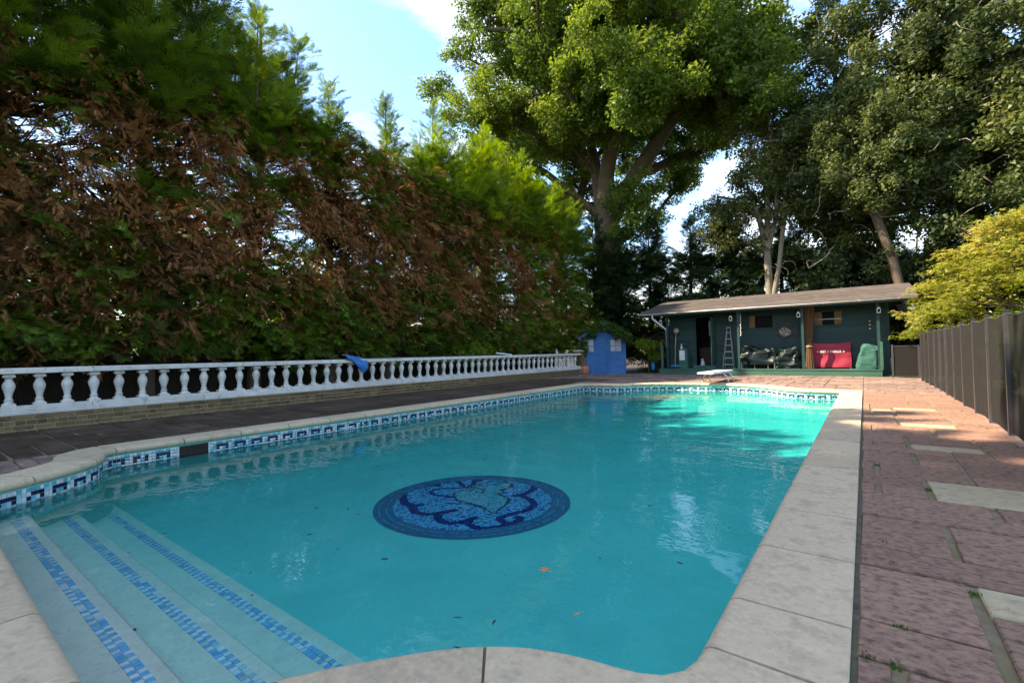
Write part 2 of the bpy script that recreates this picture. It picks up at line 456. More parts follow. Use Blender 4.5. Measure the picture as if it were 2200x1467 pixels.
straight = [Vector((HW, 1.65+(12.72-1.65)*k/110)) for k in range(1,110)]
half = hn + straight + hf                       # right half from near middle to far middle (u, y)
OUT = [Vector((CX+p.x, p.y)) for p in half] + [Vector((CX-p.x, p.y)) for p in reversed(half[1:-1])]
NO = len(OUT)
def offset(path, d):
    res = []
    n = len(path)
    for i in range(n):
        a, b, c = path[i-1], path[i], path[(i+1) % n]
        t1 = (b-a).normalized(); t2 = (c-b).normalized()
        n1 = Vector((t1.y, -t1.x)); n2 = Vector((t2.y, -t2.x))      # outward for counter-clockwise
        nn = (n1+n2)
        nn = nn.normalized() if nn.length > 1e-6 else n1
        k = 1/max(.66, nn.dot(n1))
        res.append(b + nn*d*k)
    return res
NRM = [(o-p) for o, p in zip(offset(OUT, 1.0), OUT)]
SL = [0.0]
for i in range(NO): SL.append(SL[-1] + (OUT[(i+1) % NO]-OUT[i]).length)
PER = SL[-1]
import bisect
def at_s(s):
    s = s % PER
    i = min(bisect.bisect_right(SL, s)-1, NO-1)
    t = (s-SL[i])/max(SL[i+1]-SL[i], 1e-9)
    j = (i+1) % NO
    return OUT[i].lerp(OUT[j], t), NRM[i].lerp(NRM[j], t), (OUT[j]-OUT[i]).normalized()
def in_poly(x, y, poly):
    c = False; n = len(poly)
    for i in range(n):
        a, b = poly[i], poly[i-1]
        if (a[1] > y) != (b[1] > y) and x < (b[0]-a[0])*(y-a[1])/(b[1]-a[1])+a[0]: c = not c
    return c
def fill(name, loops, z, mat, parent=None):
    bm = bmesh.new()
    for lp in loops:
        vs = [bm.verts.new((p[0], p[1], z)) for p in lp]
        for i in range(len(vs)): bm.edges.new((vs[i-1], vs[i]))
    bmesh.ops.triangle_fill(bm, use_beauty=True, use_dissolve=False, edges=bm.edges[:])
    for f in bm.faces:
        if f.normal.z < 0: f.normal_flip()
    me = bpy.data.meshes.new(name); bm.to_mesh(me); bm.free()
    return link(name, me, mat, parent)

WATER_Z = -.20
# ================================================================== GROUND
g = MB()
X0, X1, Y0, Y1 = -8.2, .6, -.8, 15.2
BIG = 600
for (a,b,c,d_) in ((-BIG,X0,-BIG,BIG),(X1,BIG,-BIG,BIG),(X0,X1,-BIG,Y0),(X0,X1,Y1,BIG)):
    g.add([(a,c,-.07),(b,c,-.07),(b,d_,-.07),(a,d_,-.07)], [(0,1,2,3)])
tag(g.build('ground', M['soil']), 'dark soil ground beyond the paved pool terrace', kind='structure')
lw = MB(); lw.add([(1.9,-30,-.02),(120,-30,-.02),(120,120,-.02),(1.9,120,-.02)], [(0,1,2,3)])
tag(lw.build('lawn', M['grass']), 'grass lawn beyond the black mesh fence', kind='structure')

# ================================================================== PAVING
paving = fill('paving', [[(-10.0,-6),(1.9,-6),(1.9,20.4),(-10.0,20.4)], offset(OUT, .30)], -.014, M['mortar'])
tag(paving, 'pink and grey stone slab paving around the pool', kind='structure')
MOD = .27
def tiling(x0, x1, y0, y1, sizes, reserved=(), seed=1):
    rr = random.Random(seed)
    nx = int(round((x1-x0)/MOD)); ny = int(round((y1-y0)/MOD))
    used = [[False]*ny for _ in range(nx)]
    out = []
    def take(i, j, w, h, k):
        for a in range(w):
            for b in range(h): used[i+a][j+b] = True
        out.append((x0+i*MOD, x0+(i+w)*MOD, y0+j*MOD, y0+(j+h)*MOD, k))
    for (xa, ya, w, h) in reserved:
        i = int(round((xa-x0)/MOD)); j = int(round((ya-y0)/MOD))
        if 0 <= i and i+w <= nx and 0 <= j and j+h <= ny: take(i, j, w, h, 'pale')
    for j in range(ny):
        for i in range(nx):
            if used[i][j]: continue
            opts = [s for s in sizes if i+s[0] <= nx and j+s[1] <= ny and not any(used[i+a][j+b] for a in range(s[0]) for b in range(s[1]))]
            s = rr.choice(opts) if opts else (1,1)
            take(i, j, s[0], s[1], 'pink')
    return out
def slab_poly(x0, x1, y0, y1, rr, gap=.013, jit=.010, cut=0.0):
    gx = gap+(.006 if gap > .01 else 0)
    q = [(x0+gx+rr.uniform(-jit,jit)*.5, y0+gap+rr.uniform(-jit,jit)), (x1-gx+rr.uniform(-jit,jit)*.5, y0+gap+rr.uniform(-jit,jit)),
         (x1-gx+rr.uniform(-jit,jit)*.5, y1-gap+rr.uniform(-jit,jit)), (x0+gx+rr.uniform(-jit,jit)*.5, y1-gap+rr.uniform(-jit,jit))]
    if rr.random() < cut:
        k = rr.randrange(4); a, b, c = q[k-1], q[k], q[(k+1)%4]
        t1 = rr.uniform(.2,.5); t2 = rr.uniform(.15,.45)
        q[k:k+1] = [(b[0]+(a[0]-b[0])*t1, b[1]+(a[1]-b[1])*t1), (b[0]+(c[0]-b[0])*t2, b[1]+(c[1]-b[1])*t2)]
    return q
rr = random.Random(5)
GX = .05 - 6*MOD
XS = .05 - MOD + (MOD-.095)                       # first narrow column beside the joint strip
pale = [(.32, 1.895+MOD*2, 2, 1), (.32, 1.895+MOD*8, 2, 2), (.32, 1.895+MOD*15, 2, 1), (.32, 1.895+MOD*21, 2, 1), (.32,1.895+MOD*28,2,1), (.05,1.895+MOD*27,1,1)]
cells = tiling(.05-MOD, .05+5*MOD, 1.895-MOD*6, 1.895+MOD*62, [(1,1),(2,1),(3,1),(2,2),(4,1),(3,2),(3,1),(4,2)], pale, 9)
slabs = []
for (a,b,c,d_,k) in cells: slabs.append((max(a,-.066),b,c,d_,k))
rest = []
for (a,b,c,d_,k) in slabs:
    pl = slab_poly(a,b,c,d_,rr)
    if c < 12.6:
        zt = rr.uniform(-.003,.003)
        o = MB().prism(pl, -.05, zt, inset=.006).build('paving_slab', M['pale'] if k == 'pale' else M['pink'], paving)
        if k == 'pale': o['label'] = 'pale cream slab among the pink ones'
    else:
        rest.append((pl, k))
# far slabs of the right strip, the apron at the deep end and the dark strip under the hedge: one mass each
def slab_mass(name, polys, mat):
    mb = MB(); tint = []
    for pl in polys:
        n0 = len(mb.f)
        mb.prism(pl, -.05, rr.uniform(-.003,.003), inset=.006)
        tint += [rr.random()]*(len(mb.f)-n0)
    me = mb.mesh(name)
    at = me.attributes.new('tint', 'FLOAT', 'FACE'); at.data.foreach_set('value', tint)
    return tag(link(name, me, mat, paving), kind='stuff')
slab_mass('distant_slabs', [p for p, k in rest], M['apron'])
lim = offset(OUT, .12)
far_cells = [c for c in tiling(-10.035, -10.035+37*MOD, 12.64, 12.64+29*MOD, [(2,1),(2,2),(1,1),(3,2),(3,1)], (), 3)]
apron, side = [], []
def ok(c): return not any(in_poly(px, py, lim) for px in (c[0],c[1],(c[0]+c[1])/2) for py in (c[2],c[3],(c[2]+c[3])/2))
def add_cell(c):
    tgt = side if c[1] < -6.9 and c[3] < 15.5 else apron
    if ok(c): tgt.append(slab_poly(c[0],c[1],c[2],c[3],rr)); return
    h = MOD/2
    for i in range(int(round((c[1]-c[0])/h))):
        for j in range(int(round((c[3]-c[2])/h))):
            q = (c[0]+i*h, c[0]+(i+1)*h, c[2]+j*h, c[2]+(j+1)*h)
            if ok(q): tgt.append(slab_poly(*q,rr,gap=.002,jit=.001))
for c in far_cells:
    if c[1] < -.04: add_cell(c)
    if False: (side if c[1] < -7.0 and c[3] < 15.5 else apron).append(slab_poly(c[0],c[1],c[2],c[3],rr))
for c in tiling(-10.0, -10.0+11*MOD, 12.64-MOD*70, 12.64, [(2,1),(2,2),(1,1),(3,2),(3,1)], (), 4):
    add_cell(c)
for c in tiling(-10.035+11*MOD, -10.035+24*MOD, 12.64-MOD*70, 12.64-MOD*40, [(2,1),(2,2),(1,1),(3,1)], (), 6):
    add_cell(c)
slab_mass('apron_slabs', apron, M['apron'])
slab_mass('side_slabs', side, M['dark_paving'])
# strip of mortar and moss between coping and paving on the right
MB().box(-.085,-.046,-2,13.2,-.05,-.006).build('joint_strip', M['grey_joint'], paving)
ms = MB()
for (x,y) in ((.05,1.9),(.07,2.17),(.32,2.62),(.06,2.78),(.05,3.06),(.05,5.0),(-.03,1.905),(.32,4.33)):
    for k in range(14):
        px, py = x+rr.gauss(0,.012), y+rr.gauss(0,.012)
        a = rr.uniform(0,6.28)
        ms.add([(px-.005,py,-.01),(px+.005,py,-.01),(px+.006*math.cos(a),py+.006*math.sin(a),.008)], [(0,1,2)])
tag(ms.build('moss', M['moss'], paving), kind='stuff')
lid = MB().lathe([(.125,-.012),(.125,.006),(.118,.010)], -7.0, 2.27, 24)
lid.build('skimmer_lid', M['white_plastic'], paving)

# ================================================================== POOL
pool = empty('swimming_pool', (0,0,0), label='turquoise swimming pool with stepped bay and white coping', kind='structure')
# shell walls with a rounded cove into the floor
def floor_z(y): return -.725+.11*max(0, min(1, (y-5.0)/7.5))
nc = 9
rings = [[(p.x,p.y,-.058) for p in offset(OUT,.034)]]
for k in range(nc+1):
    a = (math.pi/2)*k/nc
    pts = offset(OUT, .034-.42*(1-math.cos(a)))
    rings.append([(p.x,p.y,-.30-(-.30-floor_z(p.y)+.004)*math.sin(a)) for p in pts])
mb = MB()
for r_ in rings: mb.v += r_
for k in range(len(rings)-1):
    for i in range(NO):
        j = (i+1)%NO
        mb.f.append((k*NO+i,k*NO+j,(k+1)*NO+j,(k+1)*NO+i))
mb.build('shell_wall', M['plaster'], pool, smooth=True, angle=70)
wl = offset(OUT, .034)
mb = MB()
ys = [-.2+15*k/90 for k in range(91)]
for k in range(90):
    a, b = ys[k], ys[k+1]
    mb.add([(-7.4,a,floor_z(a)),(.1,a,floor_z(a)),(.1,b,floor_z(b)),(-7.4,b,floor_z(b))], [(0,1,2,3)])
mb.build('pool_floor', M['plaster'], pool, smooth=True)
# coping slabs with a rounded nose
prof = [(.402,-.055),(.402,.008),(.397,.013),(.043,.013),(.026,.009),(.011,-.001),(.003,-.014),(0,-.028),(.003,-.042),(.011,-.055),(.026,-.065),(.043,-.069),(.10,-.069)]
def coping(s0, s1):
    n = max(2, int((s1-s0)/.07))
    vs, fs = [], []
    np_ = len(prof)
    for k in range(n+1):
        p, nn, t = at_s(s0+(s1-s0)*k/n)
        for d_, z in prof: vs.append((p.x+nn.x*d_, p.y+nn.y*d_, z))
    for k in range(n):
        for q in range(np_-1):
            a = k*np_+q
            fs.append((a, a+1, a+np_+1, a+np_))
    fs.append(tuple(range(np_-1,-1,-1))); fs.append(tuple(n*np_+q for q in range(np_)))
    mb = MB().add(vs, fs)
    me = mb.mesh('coping_slab', True, 35)
    return link('coping_slab', me, M['coping'], pool)
# joint positions: start at the right shoulder near the camera (y = 1.55)
s_start = None
for i in range(NO):
    if OUT[i].x > CX+3 and OUT[i].y > 1.55: s_start = SL[i]; break
s_far = [SL[i] for i in range(NO) if abs(OUT[i].x-(CX+HW)) < 1e-4 and abs(OUT[i].y-12.72) < 1e-4][0]
joints = [s_start, s_start+.38, s_start+1.0]
while joints[-1] < PER+s_start-.5: joints.append(joints[-1]+.665)
joints[-1] = PER+s_start
for a, b in zip(joints[:-1], joints[1:]): coping(a+.006, b-.006)
MB_bed = MB()
bo = offset(OUT, .39); bi = offset(OUT, .016)
for i in range(NO):
    j = (i+1)%NO
    MB_bed.add([(bi[i].x,bi[i].y,-.0),(bi[j].x,bi[j].y,-.0),(bo[j].x,bo[j].y,.006),(bo[i].x,bo[i].y,.006)], [(0,1,2,3)])
    MB_bed.add([(bi[i].x,bi[i].y,-.0),(bi[j].x,bi[j].y,-.0),(bi[j].x,bi[j].y,-.055),(bi[i].x,bi[i].y,-.055)], [(3,2,1,0)])
MB_bed.build('coping_bed', M['mortar'], pool)
# waterline tiles: six rows of mosaic with little navy frames
TP = .0365
tile_mesh = {}
def tmesh(key):
    if key not in tile_mesh:
        h = TP*.5-.0016
        me = MB().box(-h,h,-.004,.003,-h,h).mesh('waterline_tile')
        me.materials.append(M[key]); tile_mesh[key] = me
    return tile_mesh[key]
wt = offset(OUT, .031)
ntile = int(PER/TP)
grout = MB()
for i in range(NO):
    a, b = offset_pts = wl[i], wl[(i+1)%NO]
    na = NRM[i]*.0008; nb = NRM[(i+1)%NO]*.0008
    grout.add([(a.x-na.x,a.y-na.y,-.078),(b.x-nb.x,b.y-nb.y,-.078),(b.x-nb.x,b.y-nb.y,-.078-TP*4.1),(a.x-na.x,a.y-na.y,-.078-TP*4.1)], [(0,1,2,3)])
grout.build('tile_grout', M['tile_grout'], pool)
tiles = []
rt = random.Random(2)
for i in range(ntile):
    s = (i+.5)*PER/ntile
    p, nn, t = at_s(s)
    if p.y > 2.15 and p.y < 2.49 and p.x < -6: continue          # skimmer mouth
    c = i % 6
    for r_ in range(4):
        if r_ == 0: key = rt.choice(['t_aqua','t_cyan','t_white','t_white','t_aqua'])
        elif r_ == 1 and c < 4: key = 't_navy'
        elif r_ == 2 and c in (0,3): key = 't_navy'
        elif c > 3: key = rt.choice(['t_white','t_white','t_cyan','t_aqua'])
        else: key = rt.choice(['t_white','t_aqua','t_cyan','t_aqua'])
        if rt.random() < .02: key = 't_white'
        x = p.x+nn.x*.031; y = p.y+nn.y*.031; z = -.079-TP*(r_+.5)
        ang = math.atan2(-nn.x, nn.y) + math.pi
        tiles.append((x*x+y*y if (p.x < -4 and p.y < 5) and z > WATER_Z-.03 else 1e6+i, x, y, z, ang, key))
tiles.sort(key=lambda q: q[0])
for q in tiles[:300]:
    link('waterline_tile', tmesh(q[5]), None, pool, (q[1],q[2],q[3]), (0,0,q[4]))
# remaining tiles: one mesh, material slots by colour
keys = ['t_navy','t_aqua','t_cyan','t_white']
V = np.array([v.co[:] for v in tmesh('t_navy').vertices]); Fq = [tuple(p.vertices) for p in tmesh('t_navy').polygons]
Fq = np.array([f for f in Fq])
rem = tiles[300:]
ang = np.array([q[4] for q in rem]); cen = np.array([[q[1],q[2],q[3]] for q in rem])
ca, sa = np.cos(ang)[:,None], np.sin(ang)[:,None]
VV = np.stack([V[None,:,0]*ca-V[None,:,1]*sa, V[None,:,0]*sa+V[None,:,1]*ca, np.repeat(V[None,:,2], len(rem), 0)], -1)+cen[:,None,:]
FF = (Fq[None]+ (np.arange(len(rem))*len(V))[:,None,None]).reshape(-1,4)
me = np_mesh('waterline_mosaic', VV.reshape(-1,3), FF)
for k in keys: me.materials.append(M[k])
me.polygons.foreach_set('material_index', np.repeat([keys.index(q[5]) for q in rem], len(Fq)).astype(np.int32))
tag(link('waterline_mosaic', me, None, pool), kind='stuff')
# skimmer mouth: solid panel, the shade of the recess put into its dark colour
mb = MB()
mb.box(-6.8365,-6.828,2.16,2.48,-.215,-.078)
mb.build('skimmer_mouth_shade', M['wood_dark'], pool)
# steps across the near bay
STEPS = [(-.31,.373,.735,.60,.665), (-.45,.735,1.10,.955,1.02), (-.575,1.10,1.50,1.33,1.40)]
step_cols = ['t_blue','t_pblue','t_cyan','t_blue']
st_mesh = {}
SP = .0335
cand = []
for k,(z,y0,y1,sa_,sb_) in enumerate(STEPS):
    u1 = 2.1 if k < 2 else 2.6
    MB().box(CX-3.2, CX+3.2, y0-.06, y1, z-.8, z, .018).build('step', M['step_plaster'], pool)
    w = sb_-sa_
    nx = int(6.2/SP)
    for col in range(2):
        for i in range(nx):
            x = CX-3.1+(i+.5*(col%2)+.5)*SP
            y = sa_ + (col+.5)*w/2
            key = ['t_blue','t_pblue'][(i+col)%2]
            if rt.random() < .25: key = rt.choice(step_cols)
            if in_poly(x, y, OUT): cand.append((abs(x), x, y, z+.0015, key, w/2))
def stmesh(key, w):
    kk = (key, round(w,4))
    if kk not in st_mesh:
        me = MB().box(-SP/2+.0016,SP/2-.0016,-w/2+.0016,w/2-.0016,-.004,.0025,.001).mesh('step_tile')
        me.materials.append(M[key]); st_mesh[kk] = me
    return st_mesh[kk]
cand.sort(key=lambda q: abs(q[1]+3.2))
for q in cand[:300]: link('step_tile', stmesh(q[4], q[5]), None, pool, (q[1],q[2],q[3]))
mb = MB(); mi = []
sk = ['t_blue','t_pblue','t_cyan']
for q in cand[300:]:
    n0 = len(mb.f); w = q[5]
    mb.box(q[1]-SP/2+.0016,q[1]+SP/2-.0016,q[2]-w/2+.0016,q[2]+w/2-.0016,q[3]-.004,q[3]+.0025,.001)
    mi += [sk.index(q[4])]*(len(mb.f)-n0)
me = mb.mesh('step_mosaic')
for k in sk: me.materials.append(M[k])
me.polygons.foreach_set('material_index', mi)
tag(link('step_mosaic', me, None, pool), kind='stuff')

# ---- round floor mosaic
RIB = [
 [(-.741,.215),(-.858,.165),(-.928,.07),(-.905,-.087),(-.801,-.247),(-.635,-.393),(-.498,-.461),(-.4,-.453),(-.36,-.408)],
 [(-.799,.079),(-.776,.168),(-.68,.181)],
 [(-.387,-.464),(-.292,-.547),(-.175,-.573),(-.079,-.544),(-.026,-.475),(.014,-.379),(.043,-.324)],
 [(-.018,-.469),(.075,-.573),(.181,-.612),(.269,-.584),(.32,-.519),(.346,-.423),(.351,-.373)],
 [(.358,-.478),(.425,-.524),(.526,-.544),(.623,-.507),(.682,-.41),(.719,-.312),(.735,-.226),(.712,-.147),(.665,-.131)],
 [(.666,-.317),(.572,-.272),(.546,-.193),(.568,-.113),(.615,.003),(.629,.118),(.593,.241),(.485,.344),(.353,.401),(.26,.382)],
 [(.278,.394),(.309,.501),(.299,.651),(.231,.771),(.096,.883),(-.076,.958),(-.257,.952),(-.405,.857),(-.451,.717),(-.464,.601)],
 [(-.262,-.024),(-.37,-.052),(-.471,-.075),(-.573,-.054),(-.625,.025),(-.601,.112),(-.517,.19),(-.433,.268),(-.397,.364),(-.432,.491),(-.52,.591),(-.635,.626),(-.72,.572),(-.788,.5),(-.802,.41),(-.712,.336)],
 [(-.751,.497),(-.589,.415),(-.46,.348)]]
LINE = [[(-.18,-.212),(-.072,-.16),(.052,-.098),(.171,-.094)],[(-.369,.456),(-.321,.563),(-.309,.7),(-.193,.749)],
        [(-.265,.237),(-.297,.357),(-.202,.371),(-.12,.309),(-.12,.242),(-.196,.26)]]
BODY = [(-.355,.088),(-.34,.235),(-.343,.375),(-.272,.47),(-.18,.579),(-.159,.745),(-.036,.722),(.034,.571),(-.004,.453),(.081,.418),(.071,.323),(.28,.249),(.343,.133),(.4,-.087),(.43,-.171),(.309,-.148),(.18,-.088),(.03,-.074),(-.129,-.1),(-.262,-.024)]
def seg_pts(P):
    pts = catmull([Vector(p) for p in P], .012); return np.array([(p.x,p.y) for p in pts])
def dense(P, closed=False):
    Q = P + [P[0]] if closed else P
    o = []
    for a, b in zip(Q[:-1], Q[1:]):
        n = max(2, int(math.hypot(a[0]-b[0], a[1]-b[1])/.012))
        o += [(a[0]+(b[0]-a[0])*k/n, a[1]+(b[1]-a[1])*k/n) for k in range(n)]
    return np.array(o)
rib_w = [.046,.026,.042,.042,.040,.040,.040,.028,.03]
ribs = [seg_pts(P) for P in RIB]; lines = [seg_pts(P) for P in LINE]; bodyl = dense(BODY, True)
MR, MCX, MCY = 1.13, -3.72, 4.12
mk = ['m_rim','m_rim_light','m_field','m_field_dark','m_navy','m_navy_light','m_body','m_olive','m_green']
mc = [(.030,.155,.29),(.08,.28,.46),(.09,.50,.76),(.016,.08,.42),(.004,.008,.16),(.01,.045,.28),(.20,.52,.58),(.03,.06,.045),(.07,.27,.30)]
for k, c in zip(mk, mc): M[k] = surf('mosaic_'+k, c, tuple(x*.8 for x in c), scale=30, rough=.35, spec=.3)
mb = MB(); mi = []
rq = random.Random(4)
mz = floor_z(4)+.002
def mtile(x, y, a, hw, hh, key):
    c, s = math.cos(a), math.sin(a)
    vs = []
    for z, e in ((mz,0),(mz+.004,.0012)):
        for dx, dy in ((-1,-1),(1,-1),(1,1),(-1,1)):
            ux, uy = dx*(hw-e), dy*(hh-e)
            vs.append((MCX+MR*x+ux*c-uy*s, MCY+MR*y+ux*s+uy*c, z))
    mb.add(vs, [(4,5,6,7),(0,1,5,4),(1,2,6,5),(2,3,7,6),(3,0,4,7)]); mi.extend([mk.index(key)]*5)
nr = 8
for k in range(nr):
    r = .815+(k+.5)*(.185/nr)
    cnt = int(2*math.pi*r*MR/.045)
    for i in range(cnt):
        a = 2*math.pi*(i+.5*(k%2))/cnt
        mtile(r*math.cos(a), r*math.sin(a), a, .185*MR/nr/2-.0016, .0205, 'm_rim_light' if (k in (2,5) and rq.random() < .55) else 'm_rim')
p = .0235/MR
nn_ = int(.82/p)+1
for i in range(-nn_, nn_+1):
    for j in range(-nn_, nn_+1):
        x = (i+.5*(j%2))*p; y = j*p
        if x*x+y*y > .806**2: continue
        key = None
        for P, w in zip(ribs, rib_w):
            d2 = np.min((P[:,0]-x)**2+(P[:,1]-y)**2)
            if d2 < w*w:
                dd = math.sqrt(d2)/w
                key = 'm_navy_light' if (.25 < dd < .45 and rq.random() < .5) else 'm_navy'; break
        if key is None and -.5 < x < .5 and -.3 < y < .85:
            dl = min([np.min((P[:,0]-x)**2+(P[:,1]-y)**2) for P in lines]+[np.min((bodyl[:,0]-x)**2+(bodyl[:,1]-y)**2)])
            if dl < .013**2: key = 'm_olive'
            elif in_poly(x, y, BODY): key = rq.choice(['m_body','m_body','m_green','m_body','m_field'])
        if key is None:
            q = rq.random()
            key = 'm_field' if q < .68 else ('m_field_dark' if q < .92 else 'm_green')
        mtile(x, y, rq.uniform(-.12,.12), .0103, .0103, key)
nd = len(mb.f); mb.add([(MCX+MR*1.002*math.cos(q*math.pi/48), MCY+MR*1.002*math.sin(q*math.pi/48), mz+.0015) for q in range(96)], [tuple(range(96))]); mi.append(0)
me = mb.mesh('floor_mosaic')
for k in mk: me.materials.append(M[k])
me.polygons.foreach_set('material_index', mi)
tag(link('floor_mosaic', me, None, pool), kind='stuff')['label'] = 'round blue mosaic medallion of scrolls and a sea creature'

# ---- water
wo_ = offset(OUT, .037)
bm = bmesh.new()
top = [bm.verts.new((p.x,p.y,WATER_Z)) for p in wo_]; bot = [bm.verts.new((p.x,p.y,-2.6)) for p in wo_]
bm.faces.new(top); bm.faces.new(list(reversed(bot)))
for i in range(NO): bm.faces.new((top[i-1], bot[i-1], bot[i], top[i]))
bmesh.ops.recalc_face_normals(bm, faces=bm.faces[:])
bmesh.ops.triangulate(bm, faces=[f for f in bm.faces if len(f.verts) > 4])
me = bpy.data.meshes.new('water'); bm.to_mesh(me); bm.free()
tag(link('water', me, M['water']), 'clear turquoise pool water with soft ripples', kind='structure')

# ================================================================== BALUSTRADE
bal = empty('balustrade', (-10.0, 1, 0), label='long white balustrade on a low brick base along the hedge', cat='balustrade')
BX = -9.8; Y_A, Y_B = -1.2, 17.95
OX, OY = -10.0, 1.0                                # the empty's base
def bl(mb): mb.v = [(v[0]-OX, v[1]-OY, v[2]) for v in mb.v]; return mb
bw = bl(MB().box(BX-.215, BX-.012, Y_A, Y_B, -.07, .244)).build('brick_base', M['brick_mortar'], bal)
ch = .072
bricks = {}
def bmesh_brick(l):
    if l not in bricks: bricks[l] = MB().box(-.011,.010,-l/2,l/2,-ch/2+.005,ch/2-.005,.003).mesh('brick'); bricks[l].materials.append(M['brick'])
    return bricks[l]
blist = []
for c in range(4):
    z = .244-.005-ch*(c+.5)
    if c % 2 == 0: l, step, off = .215, .225, 0.0
    else: l, step, off = .1025, .1125, .028
    k = 0
    y = Y_A+off+step/2
    while y < Y_B-step/2:
        blist.append((abs(y-3.0) if y > .6 else 50+abs(y), y, z, l)); y += step
blist.sort()
for q in blist[:300]: link('brick', bmesh_brick(q[3]), None, bw, (BX-.0115-OX, q[1]-OY, q[2]))
mb = MB()
for q in blist[300:]: mb.box(BX-.022,BX-.0025,q[1]-q[3]/2,q[1]+q[3]/2,q[2]-ch/2+.005,q[2]+ch/2-.005)
tag(bl(mb).build('distant_bricks', M['brick'], bw), kind='stuff')
for (x0,x1,z0,z1,nm) in ((BX-.23,BX+.0,.244,.300,'plinth'),):
    pass
# plinth in lengths, stepped profile
yy = Y_A
while yy < Y_B-.1:
    y2 = min(yy+1.565, Y_B)
    mb = MB().box(BX-.235,BX+.004,yy+.002,y2-.002,.245,.305,.006); mb.box(BX-.225,BX-.008,yy+.002,y2-.002,.3045,.340,.006); mb.box(BX-.205,BX-.026,yy+.002,y2-.002,.3395,.372,.006)
    bl(mb).build('plinth', M['white_paint'], bal)
    mb = MB().box(BX-.225,BX+.002,yy+.0015,y2-.0015,.842,.912,.008); mb.box(BX-.21,BX-.014,yy+.0015,y2-.0015,.9115,.926,.005)
    bl(mb).build('rail', M['white_paint'], bal)
    yy = y2
prof = [(.062,.372),(.062,.373)]
mb = MB().box(-.072,.072,-.072,.072,.371,.405,.004)
mb.lathe([(.066,.404),(.058,.418),(.046,.432),(.042,.452),(.052,.456),(.052,.466),(.040,.472),(.037,.500),(.042,.545),(.054,.590),(.067,.635),(.070,.665),(.064,.700),(.050,.728),(.040,.748),(.039,.770),(.048,.776),(.048,.788),(.042,.792)],0,0,16)
mb.box(-.066,.066,-.066,.066,.790,.820,.004); mb.box(-.058,.058,-.058,.058,.8195,.8425)
bmesh_ = mb.mesh('baluster', True, 38); bmesh_.materials.append(M['white_paint'])
k = -2
while 1.03+.3125*k < 17.8:
    link('baluster', bmesh_, None, bal, (BX-.11-OX+random.uniform(-.006,.006), 1.03+.3125*k-OY+random.uniform(-.008,.008), 0), (random.uniform(-.006,.006),random.uniform(-.006,.006),random.uniform(-.06,.06))); k += 1
# end pier with a pointed finial
pier = empty('brick_pier', (-9.98,18.22,0), label='brick pier with white pointed finial closing the balustrade', cat='pier')
pm = MB().box(-.19,.19,-.21,.21,-.06,1.0).build('pier_core', M['brick_mortar'], pier)
for c in range(14):
    z = .03+ch*c
    for s in (-1,1):
        for h in (0,1):
            l = .185
            MB().box(-.19+h*.195,-.19+h*.195+l,.21*s-.012,.21*s+.012,z-ch/2+.005,z+ch/2-.005).build('brick', M['brick'], pm)
        MB().box(.18,.202,-.20+.0*s+(0 if s<0 else .205),-.01+(0 if s<0 else .205),z-ch/2+.005,z+ch/2-.005).build('brick', M['brick'], pm)
MB().box(-.23,.23,-.25,.25,1.0,1.06,.01).build('cap', M['white_paint'], pier)
MB().lathe([(.10,1.058),(.10,1.09),(.05,1.12),(.06,1.18),(.085,1.26),(.07,1.36),(.04,1.44),(.015,1.56)],0,0,14).build('finial', M['white_paint'], pier, smooth=True)

# pool net lying over the rail: pole along the rail, blue net bag hanging down
net = empty('pool_net', (-9.85,6.8,.93), label='blue pool skimming net hanging over the balustrade rail', cat='net')
MB().tube([(-.02,-.1,.018),(-.03,2.5,.018),(-.02,5.6,.018)], .013, 8).build('pole', M['dark_metal'], net)
nb = MB(); rows = 9; cols = 9
for i in range(rows):
    for j in range(cols):
        u = i/(rows-1); v = j/(cols-1)
        yv = -.36+.62*v
        top_z = .10-.06*v if u == 0 else 0
        z = (.115-.10*v) - u*(.12+.42*max(0, v-.25)**.8 if v < .85 else .12+.28*(1-v)/.15*.6+.1)
        x = .10+.05*math.sin(u*3)+.02*math.sin(9*v+4*u)+(-.16*(1-u)**2)
        nb.v.append((x, yv+.06*u*(.4-v), z))
for i in range(rows-1):
    for j in range(cols-1):
        a = i*cols+j; nb.f.append((a, a+1, a+cols+1, a+cols))
o = nb.build('net_bag', M['blue_cloth'], net, smooth=True, angle=None)
sm = o.modifiers.new('thick', 'SOLIDIFY'); sm.thickness = .012
pb = empty('telescopic_pole', (-9.9,12.3,.94), label='short pale pole end resting askew across the rail', cat='pole')
MB().tube([(-.05,.0,.07),(.06,.72,.0)], .024, 8).build('pole', M['white_plastic'], pb)
MB().tube([(.06,.72,.0),(.075,.8,-.01)], .03, 8).build('grip', M['dark_metal'], pb)

# cream figures behind the far rail
for (x,y,h,lb) in ((-10.45,17.0,.22,'small cream stone figure standing behind the far rail, taller of two'),(-10.3,17.55,.15,'small cream stone figure behind the far rail, shorter one next to the pier')):
    st = empty('stone_figure', (x,y,0), label=lb, cat='figure', group='stone figures behind the rail')
    MB().lathe([(.07,0),(.07,.9),(.085,.92)],0,0,10).build('plinth', M['shell'], st)
    MB().lathe([(.06,.92),(.07,.96),(.05,.92+h*.5),(.06,.92+h*.62),(.03,.92+h*.72)],0,0,10).build('torso', M['shell'], st, smooth=True)
    MB().lathe([(.01,.92+h*.7),(.035,.92+h*.8),(.03,.92+h*.95),(.005,.92+h)],0,0,10).build('head', M['shell'], st, smooth=True)

